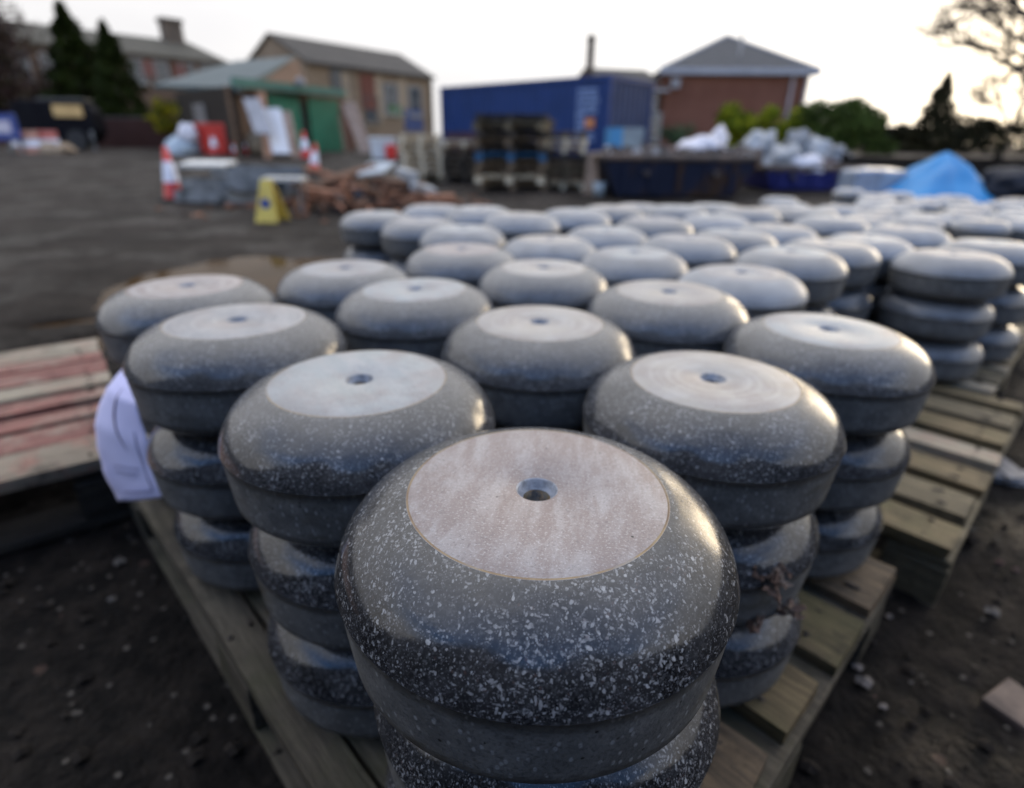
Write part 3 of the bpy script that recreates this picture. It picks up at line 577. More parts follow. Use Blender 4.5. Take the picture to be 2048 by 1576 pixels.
for (px_, py_, s_, lb) in ((845, 378, .2, 'pale grey rubble block at the heap\'s far end'), (812, 350, .16, 'yellowish grey block on the timber heap'), (715, 385, .17, 'dusty grey slab leaning inside the timber heap')):
    o = MB().box((0, 0, 0), (s_*1.4, s_, s_*.7), jit=.03).build('rubble_block', plain('grey_rubble', (.33, .34, .34), (.2, .2, .2), 8, .8), bevel=.02); o.location = at(px_, py_, hb.y+.45); o.rotation_euler = (.2, .3, .5); tag(o, lb, 'rubble block', 'rubble blocks in the timber heap')
# pallet stacks, every pallet by itself
def far_pallet_mesh(m, lx=1.2, ly=1.0):
    mb = MB()
    for i in range(6): mb.box((0, -ly/2+.06+(ly-.12)*i/5, .133), (lx, .11, .026))
    for x in (-.5, 0, .5):
        mb.box((x*(lx-.12), 0, .110), (.11, ly, .020)); mb.box((x*(lx-.12), 0, .011), (.11, ly, .022))
        for y in (-.5, 0): mb.box((x*(lx-.12), y*(ly-.12), .0605), (.12, .11, .076))
    mb.box((0, .5*(ly-.12), .0605), (lx, .05, .076))
    return mb.mesh('far_pallet', m)
FP = {k: far_pallet_mesh(m) for k, m in (('pale', W_NEW), ('dark', W_DARK), ('mid', W_MID), ('blue', W_BLUE), ('grey', W_GREY))}
def pstack(px, py, top, yaw, seq, where, grp):
    b = on_ground(px, py); h = hgt(px, top, b); n = len(seq); st = h/n/.145
    for k, c in enumerate(seq):
        o = put('wooden_pallet', FP[c]); o.location = (b.x+rnd.uniform(-.03, .03), b.y+.5+rnd.uniform(-.03, .03), b.z+k*.145*st); o.rotation_euler = (0, 0, yaw+rnd.uniform(-.04, .04)); o.scale = (wsc, wsc, st*.985)
        word = {'pale': 'fresh yellow', 'dark': 'dark wet', 'mid': 'brown', 'blue': 'blue painted', 'grey': 'grey'}[c]
        tag(o, f'{word} pallet, {ORD[k] if k else "lowest"}{" up" if k else ""} in the {where}', 'pallet', grp)
wsc = .60; pstack(838, 366, 268, .12, ['grey', 'pale', 'pale', 'pale', 'pale', 'pale', 'pale', 'pale'], 'pale stack left of the container front', 'pallets in the pale stack')
wsc = .62; pstack(925, 368, 280, .05, ['dark', 'dark', 'dark', 'dark', 'mid', 'pale'], 'low dark stack beside the pale stack', 'pallets in the dark low stack')
wsc = .95; pstack(1026, 382, 228, -.12, ['mid', 'pale', 'mid', 'mid', 'blue', 'dark', 'mid', 'dark', 'grey', 'dark'], 'tall stack in front of the container', 'pallets in the tall stack')
wsc = .93; pstack(1036, 366, 236, -.3, ['dark']*9, 'tall stack hidden behind the tall one', 'pallets behind the tall stack'); wsc = .58; pstack(1132, 382, 262, -.05, ['pale', 'mid', 'grey', 'mid', 'dark', 'pale', 'pale', 'mid'], 'narrow stack next to the leaning board', 'pallets in the narrow stack')
o = MB().slab([(-.12, 0, 0), (.14, 0, 0), (.10, .22, 1.0), (-.02, .22, 1.0)], .04).build('plank', plain('tan_board', (.33, .23, .16), (.23, .16, .11), 6, .7)); b = on_ground(1180, 388); o.location = b; o.scale = (1, 1, hgt(1182, 306, b)); tag(o, 'wide tan board leaning against the end of the rusty skip', 'plank')
b = on_ground(1198, 392); o = empty('tin_bucket', b, 0, 'small pale blue-grey bucket at the foot of the tan board', 'bucket'); MB().lathe([(.001, .004), (.085, .004), (.11, .2), (.104, .2), (.08, .012)], 20).build('pail', plain('pale_blue_tin', (.32, .38, .42), (.24, .28, .3), 5, .4), o, smooth=True); MB().tube((-.11, 0, .2), (.11, 0, .2), .006, .006).build('handle', GALV, o)

# ------------------------------------------------------------------ skips
def skip(name, pL, pR, top, depth, col, label, inset=.22):
    bl, br = Vector(pL), Vector(pR); u = (br-bl).normalized(); v = Vector((-u.y, u.x, 0)); L = (br-bl).length; o = empty(name, bl+u*L/2, math.atan2(u.y, u.x), label, 'skip')
    h = top-bl.z; a = L/2; i = L*inset*.5
    lo = [(-a+i, 0.05, .04), (a-i, .05, .04), (a-i, depth-.05, .04), (-a+i, depth-.05, .04)]; hi = [(-a, 0, h), (a, 0, h), (a, depth, h), (-a, depth, h)]
    t = .05; lo2 = [(-a+i+t, .1, .10), (a-i-t, .1, .10), (a-i-t, depth-.1, .10), (-a+i+t, depth-.1, .10)]; hi2 = [(-a+t, t, h), (a-t, t, h), (a-t, depth-t, h), (-a+t, depth-t, h)]
    mb = MB(); mb.add(lo+hi+lo2+hi2, [(3, 2, 1, 0)]+[(k, (k+1) % 4, 4+(k+1) % 4, 4+k) for k in range(4)]+[(4+k, 4+(k+1) % 4, 12+(k+1) % 4, 12+k) for k in range(4)]+[(12+k, 12+(k+1) % 4, 8+(k+1) % 4, 8+k) for k in range(4)]+[(8, 9, 10, 11)])
    mb.build('skip_body', col, o)
    r = MB()
    for k in range(4):
        p0, p1 = Vector(hi[k]), Vector(hi[(k+1) % 4]); r.tube(p0+Vector((0, 0, -.02)), p1+Vector((0, 0, -.02)), .05, .05, 8)
    r.build('rim', plain('rusty_rim', (.11, .075, .055), (.05, .04, .035), 6, .7), o)
    for x in np.linspace(-a*.7, a*.7, 5): MB().slab([(x-.04, -.0, .1), (x+.04, -.0, .1), (x+.04, -.035, h-.08), (x-.04, -.035, h-.08)], .05).build('rib', col, o)
    for x in (-a*.45, a*.45): MB().tube((x, -.10, h*.62), (x, .02, h*.62), .04, .04, 10).build('lifting_lug', plain('worn_steel', (.09, .08, .08), (.05, .04, .04), 9, .5, .5), o)
    return o
RUSTBLUE = plain('rusty_dark_blue_paint', (.014, .018, .036), (.009, .012, .024), 1.2, .65, c3=(.040, .024, .016), s3=.9, spec=.1)
b1, b2 = on_ground(1225, 402), on_ground(1490, 404); t1 = at(1225, 312, b1.y).z
skip('waste_skip', b1+Vector((-.12, .3, 0)), b2+Vector((.22, .3, 0)), t1, 1.5, RUSTBLUE, 'long rusty dark blue waste skip filled with rubble, right of the pallets')
c1 = at(1520, 395, b1.y+1.6); c1.z = terrain(c1.y); c2 = at(1720, 395, b1.y+1.6); c2.z = terrain(c2.y)
skip('waste_skip', c1, c2, at(1600, 334, c1.y).z, 1.5, plain('deep_blue_paint', (.016, .020, .13), (.014, .016, .09), 1.2, .45, c3=(.05, .04, .035), s3=1.1), 'deep blue waste skip heaped with grey plastic sacks')
FILL = [plain('dark_rubble', (.07, .055, .05), (.04, .033, .03), 5, .8), plain('brick_rubble', (.13, .06, .045), (.08, .045, .035), 5, .8), plain('pale_rubble', (.33, .32, .32), (.2, .2, .2), 5, .8)]
mb = MB()
for _ in range(420):
    px_ = rnd.uniform(1215, 1520); q = at(px_, 300, b1.y+rnd.uniform(.5, 1.6)); mb.box((q.x, q.y, t1-.08+rnd.uniform(0, .13)), (rnd.uniform(.06, .25), rnd.uniform(.06, .2), rnd.uniform(.05, .14)), rnd.uniform(0, 3), rnd.choice((0, 0, 0, 1, 2)), (rnd.uniform(-.5, .5), rnd.uniform(-.5, .5)))
for _ in range(260):
    px_ = rnd.uniform(1545, 1700); q = at(px_, 320, c1.y+rnd.uniform(.3, 1.3)); mb.box((q.x, q.y, at(1600, 334, c1.y).z-.05+rnd.uniform(0, .12)), (rnd.uniform(.06, .25), rnd.uniform(.06, .2), rnd.uniform(.05, .12)), rnd.uniform(0, 3), rnd.choice((0, 1, 2)), (rnd.uniform(-.5, .5), rnd.uniform(-.5, .5)))
tag(mb.build('rubble', FILL), kind='stuff')
def sack(c, r, m, label, grp, name='plastic_sack', cat='sack', seed=0):
    mb = MB(); n, k = 30, 16; vs = []
    for j in range(k+1):
        ph = math.pi*j/k
        for i in range(n):
            a = 2*math.pi*i/n; d = Vector((math.sin(ph)*math.cos(a), math.sin(ph)*math.sin(a), math.cos(ph)))
            q = 1+.42*noise.noise(d*1.7+Vector((seed*3.1, 0, 0)))+.28*abs(noise.noise(d*4+Vector((seed, 5, 0))))+.12*noise.noise(d*9+Vector((seed, 2, 0)))
            vs.append((d.x*r[0]*q, d.y*r[1]*q, max(-.55, d.z)*r[2]*q))
    mb.add(vs, [(j*n+i, j*n+(i+1) % n, (j+1)*n+(i+1) % n, (j+1)*n+i) for j in range(k) for i in range(n)])
    o = mb.build(name, m, smooth=True); o.location = c; return tag(o, label, cat, grp)
WPL = plain('white_polythene', (.60, .58, .62), (.48, .47, .5), 4, .4); GPL = plain('grey_polythene', (.21, .22, .235), (.12, .13, .14), 3, .45); SPL = plain('silver_polythene', (.34, .355, .37), (.22, .23, .245), 3, .4)
SG = 'sacks and sheets heaped on the skips'
for n_, (px_, py_, Y, r_, m_, lb) in enumerate(((1402, 296, b1.y+.9, (.34, .3, .2), WPL, 'bright white polythene bundle on the rubble in the rusty skip'), (1432, 285, b1.y+1.1, (.16, .2, .24), WPL, 'upright white polythene end beside the bright bundle'), (1515, 296, c1.y+.7, (.30, .3, .30), SPL, 'pale silver sack peaking over the rusty skip\'s end'), (1565, 312, c1.y+.35, (.32, .3, .22), SPL, 'broad silver sack at the front of the blue skip'), (1592, 292, c1.y+.9, (.24, .25, .30), GPL, 'darker grey sack standing in the middle of the blue skip'), (1632, 302, c1.y+.7, (.22, .25, .26), SPL, 'small silver sack between grey ones on the blue skip'), (1668, 310, c1.y+.8, (.26, .25, .2), GPL, 'grey crumpled sack at the tarpaulin end of the blue skip'), (1610, 325, c1.y+.15, (.30, .2, .15), WPL, 'whitish flat sack hanging over the blue skip\'s rim'))):
    sack(at(px_, py_+8, Y), r_, m_, lb, SG, seed=n_)
# tarpaulin over a heap, blue-white packs, dark vehicle at the right
TARP = plain('bright_blue_tarpaulin', (.026, .22, .47), (.018, .165, .38), 2.5, .5)
tp0 = at(1872, 380, 8.0); tz = terrain(8.0); mb = MB(); n, k = 40, 14; vs = []
top = at(1868, 306, 8.0).z-tz
for j in range(k+1):
    t = j/k
    for i in range(n):
        a = 2*math.pi*i/n; rr = (1.0*t)*(1+.10*noise.noise(Vector((math.cos(a)*2, math.sin(a)*2, 1)))+.05*math.cos(a*5)*t)
        vs.append((rr*math.cos(a)*.86, rr*math.sin(a)*.8, top*(1-t**1.15)+(.05*noise.noise(Vector((rr*math.cos(a)*4, rr*math.sin(a)*4, 3)))+.035*math.cos(a*7+t*4))*math.sin(t*3.1)+.02))
mb.add(vs, [(j*n+i, j*n+(i+1) % n, (j+1)*n+(i+1) % n, (j+1)*n+i) for j in range(k) for i in range(n)])
o = mb.build('tarpaulin', TARP, smooth=True); o.location = (tp0.x, 8.0, tz); tag(o, 'bright blue tarpaulin draped in a tent shape over a heap behind the stones', 'tarpaulin')
for n_, (px_, lb) in enumerate(((1722, 'pale blue-white wrapped pack beside the blue skip'), (1764, 'pale blue-white wrapped pack next to the tarpaulin'))):
    c = at(px_, 360, 8.3); o = MB().box((0, 0, 0), (.42, .5, .9), jit=.02).build('wrapped_pack', plain('wrapped_pack_film', (.24, .29, .36), (.15, .185, .25), 3, .35), bevel=.04); o.location = (c.x, 8.3, at(px_, 338, 8.3).z-.45); tag(o, lb, 'pack', 'wrapped packs by the tarpaulin')
sack(at(2040, 372, 7.6), (.42, .4, .20), plain('dark_blue_sheeting', (.010, .013, .022), (.006, .008, .014), 3, .6, spec=.2), 'dark blue sheeted pile at the frame edge beyond the tarpaulin', None, 'sheeted_pile', 'covered pile', 61)

# ------------------------------------------------------------------ shipping container
BLUEC = plain('container_blue', (.014, .036, .125), (.011, .030, .10), 1.5, .5, spec=.15); BLUEE = plain('container_blue_end', (.032, .048, .105), (.025, .038, .085), 1.5, .5, spec=.15)
def V2(px, Y): d = ray(px, 300); return Vector((d.x/d.y*Y, Y, 0))
cR, cL = V2(1212, 17.6), V2(884, 22.2); u = (cR-cL).normalized(); v = Vector((-u.y, u.x, 0)); L = (cR-cL).length
zt = at(1212, 148, 17.6).z; zb = terrain(18)-.05; hC = zt-zb
o = empty('shipping_container', (cL.x, cL.y, zb), math.atan2(u.y, u.x), 'large blue shipping container behind the pallet stacks', 'container')
def corr(axis, a0, a1, other, z0, z1, dep, pitch):
    mb = MB(); n = int((a1-a0)/pitch); vs = []; fs = []; pr = []
    for i in range(n):
        s = a0+(a1-a0)*i/n; st = (a1-a0)/n
        pr += [(s, 0), (s+st*.3, 0), (s+st*.5, dep), (s+st*.8, dep)]
    pr.append((a1, 0))
    for s, d in pr:
        for z in (z0, z1): vs.append((s, other+d, z) if axis == 0 else (other-d, s, z))
    fs = [(2*i, 2*i+2, 2*i+3, 2*i+1) if axis == 0 else (2*i, 2*i+2, 2*i+3, 2*i+1) for i in range(len(pr)-1)]
    mb.add(vs, fs); return mb
WD = 2.44
corr(0, .12, L-.12, .03, .15, hC-.12, .04, .28).build('side_wall', BLUEC, o)
corr(1, .1, WD-.1, L-.03, .15, hC-.12, .04, .26).build('end_wall', BLUEE, o)
MB().box((L/2, WD/2, hC-.03), (L-.1, WD-.1, .04)).build('roof', BLUEC, o)
MB().box((L/2, WD-.03, hC/2), (L-.2, .04, hC-.2)).build('rear_wall', BLUEC, o)
MB().box((.03, WD/2, hC/2), (.04, WD-.2, hC-.2)).build('door_end', BLUEC, o)
for x in (.06, L-.06):
    for y in (.06, WD-.06): MB().box((x, y, hC/2), (.12, .12, hC-.004)).build('corner_post', BLUEC, o)
for y in (.05, WD-.05):
    for z in (.07, hC-.06): MB().box((L/2, y, z), (L-.245, .095, .12)).build('side_rail', BLUEC, o)
for x in (.05, L-.05):
    for z in (.07, hC-.06): MB().box((x, WD/2, z), (.095, WD-.245, .12)).build('end_rail', BLUEC, o)
LET = plain('faded_white_lettering', (.20, .28, .45), (.08, .13, .30), 14, .6); ORG = plain('orange_sticker', (.42, .16, .06), (.34, .12, .05), 5, .6)
def marks(x0, x1, z0, z1, name, m):     # rows of letter-sized strokes, worn and unreadable as in the photo
    mb = MB(); zz = z1
    while zz > z0:
        x = x0
        while x < x1:
            wdt = rnd.uniform(.04, .09); mb.box((x+wdt/2, -.004, zz-.05), (wdt, .006, .10)); x += wdt+.025
        zz -= .135
    mb.build(name, m, o)
lx = lambda px_: (ray(px_, 250).x/ray(px_, 250).y*cL.y-cL.x)/(u.x-ray(px_, 250).x/ray(px_, 250).y*u.y)
marks(lx(1152), lx(1190), hC*.60, hC*.86, 'lettering', LET); marks(lx(1152), lx(1168), hC*.25, hC*.58, 'lettering', LET); marks(lx(1168), lx(1188), hC*.24, hC*.34, 'lettering', LET)
MB().box((lx(1179), -.004, hC*.45), (.32, .008, .26)).build('sticker', ORG, o)
MB().box((lx(930), -.02, hC*.22), (1.9, .03, hC*.26)).build('rust_patch', plain('oxide_red_paint', (.045, .018, .03), (.035, .015, .025), 2, .7), o)
b = at(1248, 300, 16.2); o = empty('storage_box', (b.x, 16.2, terrain(16.2)), .1, 'pale box with one bright blue half in front of the container end', 'box'); hb2 = at(1248, 256, 16.2).z-terrain(16.2)
MB().box((.14, 0, hb2/2), (.56, .5, hb2)).build('grey_half', plain('grey_green_panel', (.22, .27, .29), (.17, .2, .22), 3, .6), o); MB().box((-.305, -.01, hb2/2), (.33, .5, hb2*.99)).build('blue_half', plain('sky_blue_panel', (.05, .22, .42), (.04, .17, .34), 3, .6), o)
# dark flue post behind the container
b = at(1170, 300, 27); o = empty('flue_pipe', (b.x, 27, terrain(27)), 0, 'tall dark flue pipe rising behind the blue container', 'chimney pipe'); zt2 = at(1170, 68, 27).z-terrain(27)
MB().tube((0, 0, 0), (0, 0, zt2*.97), .16, .16, 16).build('pipe', plain('sooty_steel', (.05, .035, .025), (.03, .022, .018), 5, .7), o); MB().lathe([(.001, zt2), (.11, zt2-.02), (.19, zt2*.972), (.19, zt2*.95)], 16).build('cowl', plain('sooty_cowl', (.04, .03, .022), None, 5, .7), o)

# ------------------------------------------------------------------ buildings
def brickmat(name, c1, c2, mort, scale=3.0, rough=.85, sq=(1, 1, 1)):
    g = G(name); c0 = g.coord(rand=False, scale=sq); se = g.N.new('ShaderNodeSeparateXYZ'); g.link(c0, se.inputs[0]); cb = g.N.new('ShaderNodeCombineXYZ'); g.link(g.m('ADD', se.outputs[0], se.outputs[1]), cb.inputs[0]); g.link(se.outputs[2], cb.inputs[1]); co = cb.outputs[0]; br = g.N.new('ShaderNodeTexBrick'); g.link(co, br.inputs['Vector']); br.inputs['Scale'].default_value = scale
    br.inputs['Color1'].default_value = (*c1, 1); br.inputs['Color2'].default_value = (*c2, 1); br.inputs['Mortar'].default_value = (*mort, 1)
    n = g.noise(g.coord(rand=False), .9, 6, .65); return g.out(g.mix(g.ramp(n, .38, .68, 0, .55), br.outputs[0], tuple(x*.6 for x in c1)), rough, .03)
STONEW = brickmat('tan_rubble_stone', (.27, .20, .135), (.17, .125, .085), (.22, .17, .12), 3.0)
SLATE = plain('grey_roof_slate', (.070, .063, .055), (.048, .044, .040), 3, .8, spec=.15); SLATE2 = plain('cool_grey_slate', (.075, .074, .075), (.055, .055, .057), 2, .8, spec=.15)
GLASS = plain('window_glass', (.05, .06, .07), (.03, .035, .04), 2, .08, spec=.6); WPAINT = plain('white_window_paint', (.24, .25, .25), (.17, .175, .18), 4, .5)
def house(name, pL, pR, zeave, zridge, depth, wall, roof, label, over=.25, hipR=False, hipL=False, cat='house', hip=None):
    u = (pR-pL); L = u.length; u.normalize(); o = empty(name, pL, math.atan2(u.y, u.x), label, cat); z0 = -.3; e = zeave-pL.z; r = zridge-pL.z
    mb = MB(); mb.hexa([(0, 0, z0), (L, 0, z0), (L, depth, z0), (0, depth, z0)], [(0, 0, e), (L, 0, e), (L, depth, e), (0, depth, e)])
    hip = hip or depth/2; gl, gr = (0 if not hipL else hip), (L if not hipR else L-hip)
    if not hipL: mb.add([(0, 0, e), (0, depth, e), (0, depth/2, r-.06)], [(0, 1, 2)])
    if not hipR: mb.add([(L, 0, e), (L, depth, e), (L, depth/2, r-.06)], [(0, 1, 2)])
    mb.build('wall', wall, o)
    x0, x1 = -over*.5, L+over*.5; ol = over*(r-e)/(depth/2)
    rl, rr = (x0 if not hipL else gl), (x1 if not hipR else gr)
    P = [(x0, -over, e-ol+.05), (x1, -over, e-ol+.05), (x1, depth+over, e-ol+.05), (x0, depth+over, e-ol+.05), (rl, depth/2, r), (rr, depth/2, r)]
    R_ = MB(); t = .12
    R_.add(P+[(x, y, z-t) for x, y, z in P], [(0, 1, 5, 4), (2, 3, 4, 5), (7, 6, 10, 11), (9, 8, 11, 10), (0, 6, 7, 1), (2, 8, 9, 3)]+([(1, 2, 5), (8, 7, 11), (1, 7, 8, 2)] if hipR else [(1, 7, 11, 5), (5, 11, 8, 2)])+([(3, 0, 4), (6, 9, 10), (3, 9, 6, 0)] if hipL else [(4, 10, 6, 0), (3, 9, 10, 4)]))
    ro = R_.build('roof', roof, o)
    return o, ro, L, e, r
def window(o, x, z, wd, ht, frame=WPAINT, glass=GLASS, y=0.0, sill=True):
    f = MB(); t = .07
    f.box((x-wd/2+t/2, y-.02, z), (t, .06, ht)).box((x+wd/2-t/2, y-.02, z), (t, .06, ht)).box((x, y-.02, z+ht/2-t/2), (wd-2*t, .06, t)).box((x, y-.02, z-ht/2+t/2), (wd-2*t, .06, t)).box((x, y-.02, z), (wd-2*t, .05, t*.6))
    w_ = f.build('window', frame, o); MB().box((x, y-.006, z), (wd-2*t+.002, .008, ht-2*t+.002)).build('pane', glass, w_)
    if sill: MB().box((x, y-.05, z-ht/2-.05), (wd+.2, .12, .08)).build('sill', plain('stone_sill', (.28, .25, .2), None, 4, .8), w_)
    return w_
def gp2(px, Y): q = V2(px, Y); q.z = terrain(Y); return q
# tan stone house
a, b = gp2(632, 30.0), gp2(868, 36.5); ze = at(862, 152, 36.5).z; zr = at(838, 116, 38.5).z
o, ro, L, e, r = house('stone_house', a, b, ze, zr+.15, 5.2, STONEW, SLATE, 'tan rubble-stone house with slate roof behind the green shed')
hx = lambda px_: (ray(px_, 250).x/ray(px_, 250).y*a.y-a.x)/((b-a).normalized().x-ray(px_, 250).x/ray(px_, 250).y*(b-a).normalized().y)
for px_ in (785, 832): window(o, hx(px_), e-1.35, .95, 1.5)
window(o, hx(690), e-.95, 1.2, 1.5, plain('dark_frame', (.05, .05, .055), None, 4, .5))
MB().box((hx(741), -.02, e-1.1), (.95, .05, 1.6)).build('red_panel', plain('red_brick_infill', (.13, .042, .028), (.10, .033, .022), 4, .8), o)
for px_ in (700, 762, 808): MB().box((hx(px_), -.012, e-1.35), (.5, .03, 2.1)).build('stone_quoin', plain('pale_quoin', (.31, .245, .17), (.235, .185, .13), 5, .8), o)
MB().box((hx(828), -.02, 1.35), (1.4, .05, 1.1)).build('blue_shutter', plain('blue_shutter_paint', (.035, .06, .16), (.03, .05, .13), 4, .6), o)
MB().box((hx(792), -.02, 1.75), (.9, .05, .6)).build('green_board', plain('green_board_paint', (.06, .14, .06), (.05, .1, .05), 4, .6), o)
window(o, hx(745), 1.75, .9, 1.2, plain('dark_frame', (.05, .05, .055), None, 4, .5))
MB().tube((L-.1, -.1, .0), (L-.1, -.1, e), .05, .05).build('downpipe', BLACK, o)
# long back building with chimney
a, b = gp2(-260, 33), gp2(484, 48); ze = at(470, 124, 48).z
o, ro, L, e, r = house('long_stone_building', a, b, ze, at(414, 86, 49.5).z, 6.5, brickmat('brown_stone', (.15, .10, .07), (.09, .065, .05), (.12, .09, .07), 1.8), plain('brownish_slate', (.082, .076, .060), (.06, .055, .045), 3, .8, spec=.15), 'long brown stone building with brownish slate roof and chimney behind the conifers', hipR=True, cat='building', hip=1.3)
u_ = (b-a).normalized(); v_ = Vector((-u_.y, u_.x, 0)); k_ = ray(398, 70).x/ray(398, 70).y; q_ = a+v_*3.25; chx = min((k_*q_.y-q_.x)/(u_.x-k_*u_.y), L-2.3)
c_ = MB(); c_.box((chx, 3.2, r+.0), (1.3, .9, 2.2)); ch = c_.build('chimney', plain('sooty_chimney_stone', (.11, .085, .065), (.06, .05, .04), 4, .85), ro); MB().box((chx, 3.2, r+1.21), (1.5, 1.1, .22)).build('chimney_cap', plain('chimney_cap_stone', (.06, .05, .04), None, 4, .85), ro)
bx = lambda px_: (ray(px_, 250).x/ray(px_, 250).y*a.y-a.x)/((b-a).normalized().x-ray(px_, 250).x/ray(px_, 250).y*(b-a).normalized().y)
for px_ in (300, 345, 395, 435): window(o, bx(px_), e-1.1, 1.0, 1.5)
for px_ in (20, 75, 135): window(o, bx(px_), e-1.3, 1.0, 1.6); window(o, bx(px_), e-4.2, 1.0, 1.6)
for px_ in (322, 382): MB().box((bx(px_), -.02, e-.9), (.8, .05, 1.0)).build('red_panel', plain('red_panel_paint', (.16, .05, .035), None, 4, .8), o)
# green-roofed workshop shed
ROOFG = plain('blue_green_sheet_roof', (.058, .082, .088), (.044, .064, .068), 3, .65, spec=.2); FASC = plain('green_fascia_paint', (.035, .125, .10), (.03, .10, .08), 3, .6); DOORG = plain('green_door_paint', (.008, .125, .070), (.007, .105, .058), 2, .55)
sA, sB, sC = gp2(372, 20.5), gp2(478, 17.2), gp2(700, 21.2)
o = empty('workshop_shed', (0, 0, 0), 0, 'low workshop shed with blue-green roof and green sliding doors', 'shed'); DWALL = plain('dark_shed_boards', (.04, .034, .028), (.024, .02, .017), 4, .8, stretch=(6, 1, 1), spec=.05); BRWALL = brickmat('brown_shed_wall', (.17, .105, .065), (.12, .075, .05), (.14, .1, .07), 3)
z1 = at(478, 172, 17.2).z; z2 = at(372, 186, 20.5).z; zf = at(700, 190, 21.2).z
def wallq(p, q, zp, zq, m, name, th=.15): return MB().slab([(p.x, p.y, p.z-.3), (q.x, q.y, q.z-.3), (q.x, q.y, zq), (p.x, p.y, zp)], th).build(name, m, o)
wallq(sA, sB, z2, z1, DWALL, 'side_wall'); wallq(sB, sC, z1, zf+.12, BRWALL, 'front_wall')
MB().slab([(sA.x+.5, sA.y-.45, z2-1.2), (sA.x*.45+sB.x*.55, sA.y*.45+sB.y*.55-.08, z1-1.0), (sA.x*.45+sB.x*.55, sA.y*.45+sB.y*.55-.08, z1-.35), (sA.x+.5, sA.y-.45, z2-.35)], .03).build('pale_side_panel', plain('grey_side_panel', (.15, .14, .135), (.1, .095, .09), 4, .7), o)
rA, rB, rC, rD = at(305, 170, 22.5), at(478, 176, 17.0), at(592, 112, 22.5), at(470, 122, 27)
MB().slab([rA, rB, rC, rD], .12).build('roof', ROOFG, o)
g0, g1, g2 = at(470, 180, 17.3), at(592, 115, 22.4), at(622, 178, 19.4); MB().slab([g0, at(622, 182, 19.3), g1], .12).build('gable', BRWALL, o)
fA, fB = at(468, 166, 16.6), at(692, 188, 20.4); MB().slab([fA+Vector((0, 0, -.08)), fB+Vector((0, 0, -.08)), fB+Vector((0, 0, .12)), fA+Vector((0, 0, .14))], .12).build('lean_to_roof', FASC, o)
dd = (sC-sB).normalized(); nrm = Vector((dd.y, -dd.x, 0))
def spx(px_): k = ray(px_, 250).x/ray(px_, 250).y; return (k*sB.y-sB.x)/(dd.x-k*dd.y)
def fpanel(pa, pb, za, zb, off, m, name, par=None, th=.06):
    p0, p1 = sB+dd*spx(pa)+nrm*off, sB+dd*spx(pb)+nrm*off; zz = lambda p: p.z
    return MB().slab([(p0.x, p0.y, za), (p1.x, p1.y, za), (p1.x, p1.y, zb), (p0.x, p0.y, zb)], th).build(name, m, par or o)
gz0 = terrain(19)
fpanel(534, 595, gz0+.02, z1-.12, .20, DOORG, 'door'); fpanel(612, 672, gz0-.02, z1-.12, .20, DOORG, 'door'); fpanel(595, 612, gz0, z1-.2, .05, BLACK, 'doorway')
fpanel(672, 700, gz0, z1-.2, .12, plain('rusty_side_panel', (.12, .045, .03), (.07, .03, .02), 3, .8), 'end_panel')
sack(at(600, 165, 18.6), (.13, .12, .13), GPL, 'round pale dish-like lamp fixed on the shed gable', None, 'satellite_dish', 'dish', 3)
def lean(px0, px1, ztop_py, Y0, m, label, name='plank', th=.05, slant=(20, 35), zb=0):
    p0, p1 = gp2(px0+slant[1], Y0-.8), gp2(px1+slant[1], Y0-.8); p0.z += zb; p1.z += zb; q1, q0 = at(px1, ztop_py, Y0), at(px0, ztop_py, Y0)
    return tag(MB().slab([p0, p1, q1, q0], th).build(name, m), label, 'board' if name == 'board' else 'plank', 'boards and planks leaning on the shed')
WB = plain('white_board', (.58, .58, .60), (.48, .48, .5), 3, .5); GB = plain('greyish_board', (.27, .27, .29), (.19, .19, .2), 3, .6); TIMB = plain('pinkish_plank', (.33, .24, .19), (.24, .17, .13), 5, .7); OR = plain('orange_brown_plank', (.36, .19, .11), (.27, .14, .08), 5, .7)
lean(485, 518, 196, 16.6, GB, 'tall greyish white board leaning at the shed corner', 'board', slant=(0, 30), zb=.62); lean(524, 560, 216, 16.8, WB, 'bright white board leaning on the shed wall by the door', 'board', slant=(0, 20), zb=.15); lean(513, 528, 184, 17.2, OR, 'orange-brown plank leaning behind the white board', slant=(0, 14)); lean(563, 580, 222, 17.4, TIMB, 'pale brown plank leaning against the left green door', slant=(0, 18))
lean(682, 697, 206, 20.2, TIMB, 'long pinkish plank leaning at the shed\'s end', slant=(0, 40)); lean(699, 710, 204, 20.5, TIMB, 'outermost long plank leaning past the shed corner', slant=(0, 36)); lean(676, 684, 230, 20.0, W_MID, 'shorter brown plank behind the pinkish ones', slant=(0, 12))
